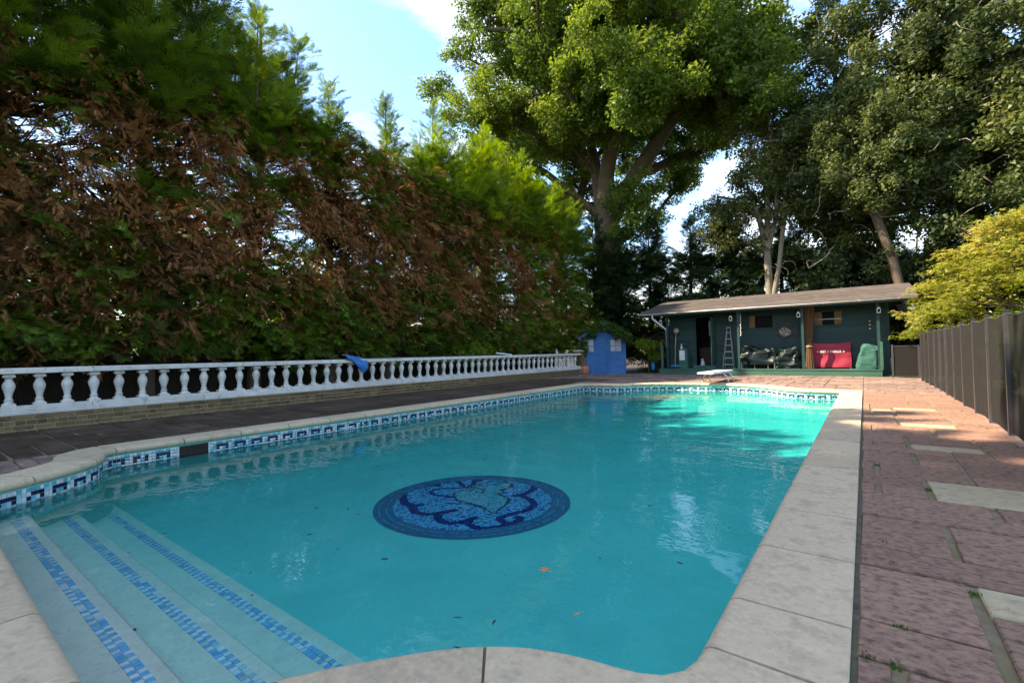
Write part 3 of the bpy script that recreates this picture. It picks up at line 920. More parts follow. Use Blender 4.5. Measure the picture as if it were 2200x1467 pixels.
# timber garden fence in the dark behind the hedge bottoms
tf = empty('timber_fence', (-13.6,8,0), label='dark timber board fence in the shadow under the hedge', cat='fence')
bmh = MB().box(-.012,.012,-.149,.149,0,1.95).mesh('board'); bmh.materials.append(M['wood_dark'])
for k in range(84): link('board', bmh, None, tf, (random.uniform(-.006,.006), -10.5+k*.30, random.uniform(-.03,.02)))
for k in range(10): MB().box(-.13,-.03,-10.6+k*2.7,-10.5+k*2.7,0,2.0).build('post', M['wood_dark'], tf)

# ================================================================== MESH POOL FENCE
fe = empty('pool_fence', (1.26,11,0), label='black mesh pool safety fence along the right edge of the paving', cat='fence')
FY = [4.15,5.2,6.25,7.29,8.34,9.40,10.45,11.51,12.50,13.55,14.50,15.40,16.35,17.05]
FX = [1.235,1.235,1.235,1.235,1.245,1.258,1.265,1.277,1.274,1.282,1.28,1.262,1.265,1.235]
lean = [random.uniform(-.012,.012) for _ in FY]
pmesh = {}
for k,(x,y) in enumerate(zip(FX,FY)):
    mb = MB()
    hw = .022
    dx = lean[k]; 
    mb.add([(x-hw-1.26,y-hw-11,-.05),(x+hw-1.26,y-hw-11,-.05),(x+hw-1.26,y+hw-11,-.05),(x-hw-1.26,y+hw-11,-.05),
            (x-hw-1.26+dx*.3,y-hw-11+dx,1.335),(x+hw-1.26+dx*.3,y-hw-11+dx,1.335),(x+hw-1.26+dx*.3,y+hw-11+dx,1.335),(x-hw-1.26+dx*.3,y+hw-11+dx,1.335)],
           [(3,2,1,0),(4,5,6,7),(0,1,5,4),(1,2,6,5),(2,3,7,6),(3,0,4,7)])
    o = mb.build('post', M['fence_post'], fe)
    MB().box(x-1.26+dx*.3-.026,x-1.26+dx*.3+.026,y-11+dx-.026,y-11+dx+.026,1.335,1.362,.006).build('post_cap', M['dark_metal'], o)
for k in range(len(FY)-1):
    n = 12; mb = MB()
    for i in range(n+1):
        t = i/n
        x = FX[k]+(FX[k+1]-FX[k])*t - 1.26 + .012*math.sin(t*math.pi*2+k) ; y = FY[k]+(FY[k+1]-FY[k])*t-11
        sag = .035*math.sin(math.pi*t)
        mb.v += [(x,y,.03),(x+.008*math.sin(7*t+k),y,.66),(x,y,1.325-sag)]
    for i in range(n):
        for q in range(2):
            a = i*3+q; mb.f.append((a,a+3,a+4,a+1))
    o = mb.build('mesh_panel', M['mesh'], fe, smooth=True, angle=None)
    pts = [(FX[k]+(FX[k+1]-FX[k])*t/8-1.26+.012*math.sin(t/8*math.pi*2+k), FY[k]+(FY[k+1]-FY[k])*t/8-11, 1.325-.035*math.sin(math.pi*t/8)) for t in range(9)]
    MB().tube(pts, .009, 5).build('top_binding', M['fence_post'], o)

# second mesh panel between cabin and fence end
f2 = empty('side_gate', (.98,18.9,0), label='dark mesh gate panel between cabin corner and fence end', cat='gate')
for x in (-.30,.33): MB().box(x-.025,x+.025,-.025,.025,-.05,1.02).build('post', M['fence_post'], f2)
MB().box(-.30,.33,-.006,.006,.04,.96).build('mesh_panel', M['mesh'], f2)
MB().box(-.30,.33,-.012,.012,.96,.985).build('top_rail', M['fence_post'], f2)
MB().box(-.30,.33,-.012,.012,.01,.04).build('bottom_rail', M['fence_post'], f2)

# ================================================================== CABIN
cab = empty('pool_cabin', (-3,20.3,0), label='long dark green weatherboard pool cabin with brown felt roof', cat='cabin')
CO = Vector((-3,20.3,0))
def cbx(name, mat, par, *boxes, bev=.004):
    mb = MB()
    for b in boxes: mb.box(b[0]-CO.x,b[1]-CO.x,b[2]-CO.y,b[3]-CO.y,b[4],b[5],bev)
    return mb.build(name, M[mat], par)
WY = 20.3; WX0, WX1 = -6.72, .66; WT = 2.62
op = [(-5.62,-4.92,.33,2.30), (-3.60,-2.79,1.78,2.26), (-1.44,-.63,1.78,2.26)]
xs = sorted({WX0,WX1}|{o_[0] for o_ in op}|{o_[1] for o_ in op})
fwall = None
# backing wall pieces round the openings
pieces = []
for a,b in zip(xs[:-1], xs[1:]):
    hit = [o_ for o_ in op if o_[0] <= a+1e-6 and o_[1] >= b-1e-6]
    if hit: pieces += [(a,b,.0,hit[0][2]),(a,b,hit[0][3],WT)]
    else: pieces.append((a,b,0,WT))
fwall = cbx('front_wall', 'cabin_green', cab, *[(a,b,WY,WY+.09,c,d_) for a,b,c,d_ in pieces], bev=0)
BP = .135
def boards(par, x0, x1, ops, y, z0, z1):
    z = z0
    while z < z1-.02:
        zt = min(z+BP, z1)
        segs = [(x0,x1)]
        for o_ in ops:
            if zt > o_[2]-.06+1e-4 and z < o_[3]+.06-1e-4:
                ns = []
                for a,b in segs:
                    if o_[0]-.06 > a and o_[1]+.06 < b: ns += [(a,o_[0]-.06),(o_[1]+.06,b)]
                    elif o_[1]+.06 < b and o_[1]+.06 > a: ns.append((o_[1]+.06,b))
                    elif o_[0]-.06 > a and o_[0]-.06 < b: ns.append((a,o_[0]-.06))
                    else: ns.append((a,b))
                segs = ns
        for a,b in segs:
            mb = MB().add([(a-CO.x,y-.030-CO.y,z),(b-CO.x,y-.030-CO.y,z),(b-CO.x,y-.001-CO.y,z),(a-CO.x,y-.001-CO.y,z),
                           (a-CO.x,y-.010-CO.y,zt+.004),(b-CO.x,y-.010-CO.y,zt+.004),(b-CO.x,y-.001-CO.y,zt+.004),(a-CO.x,y-.001-CO.y,zt+.004)],
                          [(3,2,1,0),(4,5,6,7),(0,1,5,4),(1,2,6,5),(2,3,7,6),(3,0,4,7)])
            mb.build('board', M['cabin_green'], par)
        z += BP
boards(fwall, WX0, WX1, op, WY, .06, WT)
for x in (WX0-.02, WX1-.06): cbx('corner_trim', 'cabin_green', fwall, (x,x+.08,WY-.04,WY-.0305,.02,WT))
# side and back walls, interior
cbx('side_wall', 'cabin_green', cab, (WX0,WX0+.09,WY+.09,WY+3.4,0,2.75))
cbx('side_wall', 'cabin_green', cab, (WX1-.09,WX1,WY+.09,WY+3.4,0,2.75))
cbx('back_wall', 'cabin_green', cab, (WX0,WX1,WY+3.4,WY+3.49,0,2.75))
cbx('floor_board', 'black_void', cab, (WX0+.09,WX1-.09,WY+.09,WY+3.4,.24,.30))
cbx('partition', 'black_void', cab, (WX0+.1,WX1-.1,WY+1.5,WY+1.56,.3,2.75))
# gable ends
for x in (WX0, WX1-.05):
    mb = MB(); pr = [(WY-.0,2.62),(WY+3.49,2.62),(22.2,3.12)]
    vs = [(x-CO.x,p[0]-CO.y,p[1]) for p in pr]+[(x+.05-CO.x,p[0]-CO.y,p[1]) for p in pr]
    mb.add(vs, [(0,1,2),(5,4,3),(0,3,4,1),(1,4,5,2),(2,5,3,0)]); mb.build('gable', M['cabin_green'], cab)
# deck / step
dk = cbx('deck', 'deck_green', cab, (-6.88,.44,19.22,20.29,.185,.222), bev=.006)
cbx('deck_fascia', 'deck_green', dk, (-6.87,.43,19.235,19.27,-.05,.185))
cbx('deck_side', 'deck_green', dk, (.40,.43,19.27,20.29,-.05,.185)); cbx('deck_side', 'deck_green', dk, (-6.87,-6.84,19.27,20.29,-.05,.185))
# posts
for x in (-6.52,-3.82,-1.74,.37): cbx('porch_post', 'cabin_green', cab, (x-.04,x+.04,19.34,19.42,.222,2.46), bev=.008)
cbx('half_post', 'deck_green', cab, (-6.80,-6.72,19.34,19.42,.222,1.17), bev=.006); cbx('half_post', 'deck_green', cab, (.385,.465,19.30,19.338,.222,1.13), bev=.006)
cbx('porch_beam', 'cabin_green', cab, (-6.9,.75,19.33,19.43,2.46,2.56))
# door: frame, open leaf, handle
cbx('door_frame', 'cabin_green', cab, (-5.69,-5.62,WY-.05,WY+.09,.30,2.36),(-4.92,-4.85,WY-.05,WY+.09,.30,2.36),(-5.62,-4.92,WY-.05,WY+.09,2.30,2.36))
dl = cbx('door', 'deck_green', cab, (-4.905,-4.87,WY-.62,WY-.055,.34,2.28))
cbx('handle', 'brass', dl, (-4.935,-4.905,WY-.56,WY-.46,1.20,1.225),(-4.912,-4.905,WY-.56,WY-.53,1.10,1.28))
cbx('handle', 'brass', dl, (-4.87,-4.84,WY-.56,WY-.46,1.20,1.225),(-4.87,-4.863,WY-.56,WY-.53,1.10,1.28))
cbx('door_step', 'deck_green', cab, (-5.72,-4.84,WY-.20,WY-.002,.222,.335))
# windows
for k,(a,b,c,d_) in enumerate(op[1:]):
    w = cbx('window', 'cabin_green', cab, (a-.05,a,WY-.035,WY+.05,c-.05,d_+.05),(b,b+.05,WY-.035,WY+.05,c-.05,d_+.05),(a,b,WY-.035,WY+.05,d_,d_+.05),(a,b,WY-.045,WY+.05,c-.05,c))
    cbx('pane', 'glass_dark', w, (a,b,WY+.05,WY+.056,c,d_), bev=0)
    for (ca,cb) in (((a,a+.20),) if k == 0 else ((a,a+.23),(b-.21,b))):
        mb = MB(); n = 14
        for i in range(n+1):
            x = ca+(cb-ca)*i/n-CO.x; y = WY+.030-CO.y+.008*math.sin(i*1.7)
            mb.v += [(x,y,c+.002),(x,y,d_-.002)]
        for i in range(n): mb.f.append((2*i,2*i+2,2*i+3,2*i+1))
        mb.build('curtain', M['curtain'], w, smooth=True, angle=None)
    if k == 1: cbx('window_bar', 'alu', w, (a,b,WY-.01,WY+.006,c+.20,c+.225))
# roof: two felted slopes, boarded edge, gutter and downpipe
RX0, RX1 = -7.60, 1.34; EY, EZ = 19.10, 2.50; RY, RZ = 22.2, 3.21
roof = None
def slope(name, ya, za, yb, zb, th, mat, par, x0, x1):
    mb = MB(); n = Vector((0, -(zb-za), (yb-ya))).normalized()*th
    if n.z < 0: n = -n
    ya -= CO.y; yb -= CO.y; x0 -= CO.x; x1 -= CO.x
    mb.add([(x0,ya,za),(x1,ya,za),(x1,yb,zb),(x0,yb,zb),(x0,ya+n.y,za+n.z),(x1,ya+n.y,za+n.z),(x1,yb+n.y,zb+n.z),(x0,yb+n.y,zb+n.z)],
           [(3,2,1,0),(4,5,6,7),(0,1,5,4),(1,2,6,5),(2,3,7,6),(3,0,4,7)])
    return mb.build(name, M[mat], par)
roof = slope('roof', EY, EZ, RY, RZ, .03, 'wood_dark', cab, RX0+.02, RX1-.02)
slope('back_slope', 25.0, EZ-.05, RY, RZ, .03, 'roof_felt', roof, RX0, RX1)
for k in range(3):
    t0 = k/3-.012; t1 = (k+1)/3+.01
    slope('felt_strip', EY+(RY-EY)*t0-.01, EZ+(RZ-EZ)*t0+.031+.004*k, EY+(RY-EY)*t1, EZ+(RZ-EZ)*t1+.031+.004*k, .006, 'roof_felt', roof, RX0-.01, RX1+.01)
slope('verge_board', EY, EZ-.10, RY, RZ-.10, .13, 'cabin_green', roof, RX0-.03, RX0+.0); slope('verge_board', EY, EZ-.10, RY, RZ-.10, .13, 'roof_felt', roof, RX1+.0, RX1+.03)
cbx('fascia', 'cabin_green', roof, (RX0+.02,RX1-.02,EY+.015,EY+.04,EZ-.11,EZ+.005))
gu = MB(); n = 8
for x in (RX0-.02, RX1+.02):
    for i in range(n+1):
        a = math.pi+math.pi*i/n
        gu.v.append((x-CO.x, EY-.05+.058*math.cos(a)-CO.y, EZ+.005+.06*math.sin(a)))
for i in range(n): gu.f.append((i,i+1,i+n+2,i+n+1))
go = gu.build('gutter', M['gutter'], roof, smooth=True, angle=None)
go.modifiers.new('t','SOLIDIFY').thickness = .006
brk = MB()
for k in range(9): 
    x = RX0+.5+k*1.0
    brk.tube([(x-CO.x, EY-.05+.064*math.cos(math.pi+math.pi*i/6)-CO.y, EZ+.005+.066*math.sin(math.pi+math.pi*i/6)) for i in range(7)], .010, 5)
brk.build('gutter_bracket', M['gutter'], go)
MB().tube([(-7.02-CO.x,EY-.05-CO.y,EZ-.05),(-7.02-CO.x,EY-.05-CO.y,EZ-.20),(-6.60-CO.x,EY+.30-CO.y,1.86),(-6.57-CO.x,EY+.32-CO.y,1.76),(-6.57-CO.x,EY+.32-CO.y,1.12)], .034, 8).build('downpipe', M['gutter'], roof, smooth=True)

# neighbouring lean-to roof edge to the right of the cabin
lt = empty('lean_to', (1.35,22,0), label='grey sloping lean-to roof edge beside the right end of the cabin', cat='lean-to')
MB().add([(-.42,-.05,2.46),(-.22,-.05,2.50),(.50,-.05,1.06),(.30,-.05,.98),(-.42,1.6,2.46),(-.22,1.6,2.50),(.50,1.6,1.06),(.30,1.6,.98)],
         [(0,3,2,1),(4,5,6,7),(0,1,5,4),(1,2,6,5),(2,3,7,6),(3,0,4,7)]).build('roof', M['roof_felt'], lt)
MB().box(.28,.36,0,.08,-.05,1.02).build('post', M['wood_dark'], lt); MB().box(-.40,-.32,.2,.28,-.05,2.44).build('post', M['wood_dark'], lt)
for k in range(5): MB().box(-.32,.28,.22,.245,.06+k*.19,.235+k*.19).build('board', M['wood_dark'], lt)

# ---- lanterns under the eave
def lantern(x, y, z, lb, s=1.0):
    t = empty('lantern', (x,y,z), label=lb, cat='lantern', group='white lanterns under the cabin eave')
    MB().box(-.052*s,.052*s,-.052*s,.052*s,-.20*s,-.175*s,.004).build('base', M['lamp_white'], t)
    for a in (-1,1):
        for b in (-1,1): MB().box(a*.043*s-.007*s,a*.043*s+.007*s,b*.043*s-.007*s,b*.043*s+.007*s,-.175*s,-.07*s).build('corner_bar', M['lamp_white'], t)
    MB().box(-.038*s,.038*s,-.038*s,.038*s,-.174*s,-.071*s).build('glass', M['glass_dark'], t)
    MB().lathe([(.024*s,-.174*s),(.024*s,-.105*s)],0,-.001,8).build('candle', M['shell'], t)
    MB().lathe([(.072*s,-.07*s),(.062*s,-.055*s),(.03*s,-.02*s),(.022*s,-.005*s),(.01*s,.0)],0,0,4).build('hood', M['lamp_white'], t)
    MB().tube([(0,0,-.004),(0,0,.03*s),(0,.005,.22*s)], .005, 5).build('hook', M['dark_metal'], t)
lantern(-6.76,19.28,2.26,'white lantern at the cabin corner by the downpipe')
lantern(-4.06,19.28,2.26,'white lantern hanging above the stepladder')
lantern(-1.84,19.28,2.26,'white lantern hanging above the fish ornament')
lantern(.395,19.28,2.26,'white lantern at the right end post above the green bag')

# ---- things on the deck
DZ = .222
# stepladder
ld = empty('stepladder', (-4.33,20.02,DZ), label='aluminium stepladder standing against the cabin wall', cat='ladder')
for s in (-1,1):
    MB().tube([(s*.20,-.12,0),(s*.055,.10,1.62)], .016, 6).build('rail', M['alu'], ld)
    MB().tube([(s*.19,.22,0),(s*.055,.12,1.60)], .012, 6).build('rear_leg', M['alu'], ld)
for k in range(6):
    t = (k+.6)/6.4; w = .20-.145*t
    MB().box(-w,w,-.12+.22*t-.03,-.12+.22*t+.03,1.62*t-.012,1.62*t+.012).build('tread', M['alu'], ld)
MB().box(-.075,.075,.06,.16,1.61,1.64,.005).build('top_plate', M['alu'], ld)
# broom
br = empty('broom', (-6.35,19.72,DZ), label='broom with pale handle leaning beside the cabin corner', cat='broom')
MB().tube([(0,0,.12),(.0,.10,.95),(0,.22,1.42)], .014, 6).build('handle', M['stick'], br)
MB().box(-.17,.17,-.05,.05,.07,.13,.01).build('head', M['plastic_blue'], br)
for k in range(9): MB().box(-.165+k*.037,-.14+k*.037,-.055,.055,0,.07).build('bristles', M['dark_metal'], br)
# round globe lamp on wall
gl_ = empty('wall_lamp', (-6.40,20.27,1.80), label='round cloudy globe lamp fixed to the cabin wall', cat='lamp')
MB().lathe([(.02,-.13),(.07,-.11),(.115,-.05),(.125,0),(.115,.05),(.07,.11),(.02,.125)],0,-.13,16).build('globe', M['globe'], gl_, smooth=True)
MB().lathe([(.06,-.17),(.06,-.125)],0,-.13,12).build('collar', M['dark_metal'], gl_); MB().box(-.03,.03,-.13,-.0,-.19,-.16).build('bracket', M['dark_metal'], gl_)
# pump box
pbx = empty('control_box', (-6.02,19.86,DZ), label='green pump cabinet with a white panel against the cabin wall', cat='cabinet')
MB().box(-.17,.17,-.13,.16,0,.80,.01).build('cabinet', M['deck_green'], pbx)
MB().box(-.14,.07,-.145,-.13,.34,.74,.006).build('panel', M['white_plastic'], pbx)
MB().lathe([(.045,.80),(.045,.86),(.035,.90),(.02,.92),(.02,1.02)],-.09,0,10).build('valve', M['lamp_white'], pbx, smooth=True)
MB().lathe([(.03,.80),(.03,.88),(.055,.90),(.055,.96),(.02,.985)],.10,0,10).build('gauge', M['dark_metal'], pbx, smooth=True)
# hanging chain
chn = empty('shell_string', (-3.72,19.29,2.30), label='string of shells hanging from the eave by the post', cat='ornament')
for k in range(12):
    MB().lathe([(.006,-.03),(.020+.006*(k%2),-.015),(.017,.01),(.006,.03)],.008*math.sin(k*2.1),0,7).build('shell', M['shell'], chn, loc=(0,0,-.08-k*.066))
MB().tube([(0,0,.15),(0,0,-.83)], .004, 4).build('cord', M['stick'], chn)
# small bird feeder at right
fd = empty('wall_thermometer', (.16,20.26,1.72), label='small dark wall ornament with white dials near the right post', cat='ornament')
MB().box(-.045,.045,-.02,0,-.20,.20,.01).build('plate', M['dark_metal'], fd)
for z in (.13,0,-.13): MB().lathe([(.030,0),(.030,.008),(.024,.012)],0,0,12).build('dial', M['lamp_white'], fd, loc=(0,-.02,z), rot=(R(90),0,0))
# fish ornament: pierced metal fish with fins
fs = empty('fish_ornament', (-2.36,20.24,1.58), label='dark metal fish wall ornament with speckled white body', cat='ornament')
bp_ = [(-.40,-.02),(-.30,.07),(-.18,.17),(-.02,.20),(.10,.15),(.20,.05),(.22,0),(.20,-.06),(.08,-.16),(-.06,-.20),(-.20,-.15),(-.32,-.08)]
def plate(name, poly, y0, y1, mat, par):
    n = len(poly); vs = [(p[0],y0,p[1]) for p in poly]+[(p[0],y1,p[1]) for p in poly]
    return MB().add(vs, [tuple(range(n)), tuple(range(2*n-1,n-1,-1))]+[(i,i+n,(i+1)%n+n,(i+1)%n) for i in range(n)]).build(name, M[mat], par)
plate('body', bp_, -.03, -.015, 'dark_metal', fs)
plate('top_fin', [(-.20,.155),(.0,.21),(.12,.15),(.20,.38),(.05,.34),(-.10,.26)], -.026, -.012, 'dark_metal', fs)
plate('bottom_fin', [(-.12,-.17),(.10,-.15),(.0,-.26),(-.02,-.38),(-.10,-.30)], -.026, -.012, 'dark_metal', fs)
plate('tail', [(.18,.03),(.44,.19),(.38,0),(.46,-.16),(.18,-.05)], -.026, -.012, 'dark_metal', fs)
sp = MB(); rf = random.Random(8); cnt = 0
while cnt < 110:
    x, z = rf.uniform(-.22,.18), rf.uniform(-.17,.17)
    if (x+.03)**2/.20**2+z*z/.165**2 < 1:
        r_ = rf.uniform(.011,.021); sp.add([(x-r_,-.032,z),(x,-.033,z-r_),(x+r_,-.032,z),(x,-.033,z+r_)], [(0,1,2,3)]); cnt += 1
tag(sp.build('white_specks', M['shell'], fs), kind='stuff')
# brown hanging cloth tied at the post
bh = empty('tied_curtain', (-1.58,19.75,DZ), label='brown reed curtain tied back beside the middle post', cat='curtain')
mb = MB(); n = 26
for i,(z,r_) in enumerate(((0.02,.13),(.4,.11),(.78,.075),(.82,.07),(1.2,.10),(1.7,.14),(2.26,.17))):
    for k in range(n):
        a = 2*math.pi*k/n; rr_ = r_*(1+.16*(k%2))
        mb.v.append((rr_*math.cos(a)*1.05, rr_*math.sin(a)*.7, z))
for i in range(6):
    for k in range(n): mb.f.append((i*n+k,i*n+(k+1)%n,(i+1)*n+(k+1)%n,(i+1)*n+k))
mb.build('folds', M['brown_cloth'], bh)
MB().lathe([(.10,.78),(.105,.80),(.10,.82)],0,0,14).build('tie_cord', M['stick'], bh)

# crumpled covers
def cover(name, par, mat, w, d_, h, seed, amp=.06, top=(.8,.8), freq=2.2, nu=64, nv=26, shear=0.0, ridge=1.0):
    V = []; F = []
    for j in range(nv+1):
        v = j/nv
        for i in range(nu):
            a = 2*math.pi*i/nu
            c, s = math.cos(a), math.sin(a)
            e = .42
            bx = math.copysign(abs(c)**e, c); by = math.copysign(abs(s)**e, s)
            if v < .72:
                k = v/.72; z = h*k; tx = 1+(top[0]-1)*k**1.6; ty = 1+(top[1]-1)*k**1.6
            else:
                k = (v-.72)/.28; z = h*(1+.06*math.sin(k*1.57)); q = 1-k**1.5; tx = top[0]*q; ty = top[1]*q
            p = Vector((bx*w/2*tx + shear*z, by*d_/2*ty, z))
            q = Vector((p.x*freq+seed*7, p.y*freq, p.z*freq))
            r1 = 1-abs(mnoise.noise(q))*2; r2 = 1-abs(mnoise.noise(q*2.3+Vector((3,1,seed))))*2
            dd = amp*(.65*r1+.35*r2-.5)*ridge
            out = Vector((bx,by,.6 if v > .7 else .05)).normalized()
            p += out*dd
            if v > .6: p.z += amp*1.2*mnoise.noise(Vector((p.x*1.8,p.y*1.8,seed)))
            V.append((p.x,p.y,max(p.z,.0)))
    for j in range(nv):
        for i in range(nu):
            F.append((j*nu+i,j*nu+(i+1)%nu,(j+1)*nu+(i+1)%nu,(j+1)*nu+i))
    F.append(tuple(nv*nu+i for i in range(nu)))
    mb = MB(); mb.v = V; mb.f = F
    o = mb.build(name, M[mat], par, smooth=True, angle=None)
    o.modifiers.new('s','SUBSURF').levels = 1; o.modifiers['s'].render_levels = 1
    return o
c1 = empty('covered_bench', (-3.24,19.84,DZ), label='garden bench under a crumpled dark green tarpaulin by the post', cat='covered furniture')
o = cover('tarpaulin', c1, 'tarp', 1.30, .62, .60, 1, amp=.17, top=(.84,.6), freq=2.3); o.location.z = .16
for x in (-.55,-.1,.35,.55): MB().tube([(x,-.24,0),(x,-.22,.3)], .016, 6).build('leg', M['steel'], c1)
c2 = empty('covered_chair', (-2.24,19.80,DZ), label='rounded heap under a shiny dark green tarpaulin under the fish', cat='covered furniture')
cover('tarpaulin', c2, 'tarp', .86, .66, .70, 5, amp=.17, top=(.66,.55), freq=2.7)
MB().tube([(-.42,-.28,0),(-.42,-.26,.25)], .016, 6).build('leg', M['steel'], c2)
c3 = empty('cushion_bag', (.05,19.55,DZ), label='green cloth cushion bag leaning at the right end post', cat='bag')
cover('cloth_bag', c3, 'bag_green', .62, .40, .80, 9, amp=.10, top=(.72,.75), freq=2.4, shear=.16)

# red cafe screen with lettering
sc_ = empty('cafe_screen', (-.96,19.90,DZ), label='red canvas cafe screen with white lettering and stars', cat='screen')
for x in (-.60,.56):
    MB().tube([(x,0,.02),(x,0,.86)], .016, 8).build('upright', M['steel'], sc_); MB().box(x-.03,x+.03,-.17,.17,0,.022,.006).build('foot', M['steel'], sc_)
MB().tube([(-.60,0,.15),(.56,0,.15)], .012, 8).build('bottom_rail', M['steel'], sc_)
W, Hh = 1.14, .90
cm = MB(); nx_, nz_ = 40, 28
for j in range(nz_+1):
    for i in range(nx_+1):
        u, v = i/nx_, j/nz_
        x = -.575+1.15*u + .012*math.sin(v*6)*(u-.5)
        sag = .07*math.sin(math.pi*u)*max(0,(v-.72)/.28)
        z = .03+.89*v - sag*.6
        y = -.035 - .018*math.sin(v*8+3*u)*math.sin(math.pi*u) - .02*mnoise.noise(Vector((u*5,v*4,2))) - .05*(1-v)**2*math.sin(math.pi*u)
        cm.v.append((x,y,z))
n0 = len(cm.v)
for j in range(nz_):
    for i in range(nx_): cm.f.append((j*(nx_+1)+i,j*(nx_+1)+i+1,(j+1)*(nx_+1)+i+1,(j+1)*(nx_+1)+i))
# top and right return of the canvas, wrapped over the frame behind
tb = len(cm.v)
for i in range(nx_+1):
    p = cm.v[nz_*(nx_+1)+i]; cm.v.append((p[0],.28,p[2]-.02))
for i in range(nx_): cm.f.append((nz_*(nx_+1)+i,nz_*(nx_+1)+i+1,tb+i+1,tb+i))
rb = len(cm.v)
for j in range(nz_+1):
    p = cm.v[j*(nx_+1)+nx_]; cm.v.append((p[0]+.02,.28,p[2]-.02))
for j in range(nz_): cm.f.append((j*(nx_+1)+nx_,rb+j,rb+j+1,(j+1)*(nx_+1)+nx_))
cv_ = cm.build('canvas', M['red_canvas'], sc_, smooth=True, angle=60)
cv_.modifiers.new('t','SOLIDIFY').thickness = .004
fc = bpy.data.curves.new('lettering', 'FONT'); fc.body = 'PRET A MANGER'; fc.size = .118; fc.align_x = 'CENTER'; fc.align_y = 'CENTER'; fc.extrude = .001; fc.offset = .0035; fc.space_character = 1.06
fo = bpy.data.objects.new('lettering_curve', fc); COL.objects.link(fo)
bpy.context.view_layer.update()
tm = bpy.data.meshes.new_from_object(fo.evaluated_get(bpy.context.evaluated_depsgraph_get()))
bpy.data.objects.remove(fo)
tm.name = 'lettering'; tm.materials.clear(); tm.materials.append(M['white_print'])
xs_ = [v.co.x for v in tm.vertices]; k = .62/(max(xs_)-min(xs_))
for v in tm.vertices: v.co.x *= k
lo = link('lettering', tm, None, sc_, (-.005,-.070,.60), (R(90),0,0))
for x in (-.385,.375):
    star = [(x+(.034 if q % 2 == 0 else .014)*math.sin(q*math.pi/5), .60+(.034 if q % 2 == 0 else .014)*math.cos(q*math.pi/5)) for q in range(10)]
    plate('star', list(reversed(star)), -.068, -.072, 'white_print', sc_)

# interior glimpses in the doorway
ct = empty('counter', (-5.25,21.35,.30), label='red brown wooden counter inside the cabin doorway', cat='counter')
MB().box(-.5,.5,-.25,.25,.72,.77,.005).build('top', M['redwood'], ct)
for k in range(3): MB().box(-.48+k*.325,-.17+k*.325,-.235,-.22,.05,.70,.004).build('door', M['redwood'], ct)
MB().box(-.48,.48,-.22,.24,.0,.72).build('carcass', M['redwood'], ct)
cat_ = empty('white_ornament', (-5.42,20.40,.30), label='white cat shaped doorstop sitting in the cabin doorway', cat='doorstop')
MB().lathe([(.085,0),(.095,.03),(.09,.10),(.065,.17),(.045,.21)],0,0,12).build('body', M['white_plastic'], cat_, smooth=True)
MB().lathe([(.02,.20),(.05,.225),(.055,.26),(.04,.29),(.012,.30)],-.015,-.01,12).build('head', M['white_plastic'], cat_, smooth=True)
for x in (-.045,.02): MB().lathe([(.018,.28),(.002,.325)],x,-.01,5).build('ear', M['white_plastic'], cat_)
tw = empty('hanging_towel', (-4.955,20.15,2.2), label='white towel hanging on the open cabin door', cat='towel')
mb = MB()
for i in range(9):
    t = i/8
    for j in range(7): mb.v.append((-.02+.006*math.sin(j*1.9), -.34+.18*t*1.0+.0*j, -.05-.60*j/6-(.04*t)))
for i in range(8):
    for j in range(6): mb.f.append((i*7+j,i*7+j+1,(i+1)*7+j+1,(i+1)*7+j))
o = mb.build('cloth', M['white_plastic'], tw, smooth=True, angle=None); o.modifiers.new('t','SOLIDIFY').thickness = .01

# pots behind the side gate
for (x,y,r_,h,mat,lb) in ((.86,19.3,.13,.30,'shell','pale round pot behind the side gate'),(1.14,19.5,.10,.42,'terracotta','tall terracotta pot behind the side gate'),(1.0,19.1,.12,.22,'wood_dark','low dark pot behind the side gate')):
    p_ = empty('plant_pot', (x,y,0), label=lb, cat='pot', group='pots behind the side gate')
    MB().lathe([(r_*.7,0),(r_*.95,h*.5),(r_,h*.9),(r_*1.08,h*.9),(r_*1.08,h),(r_*.9,h),(r_*.85,h*.8)],0,0,16).build('pot', M[mat], p_, smooth=True)
    MB().lathe([(r_*.86,h*.82),(r_*.5,h*.86)],0,0,14).build('soil', M['soil'], p_)

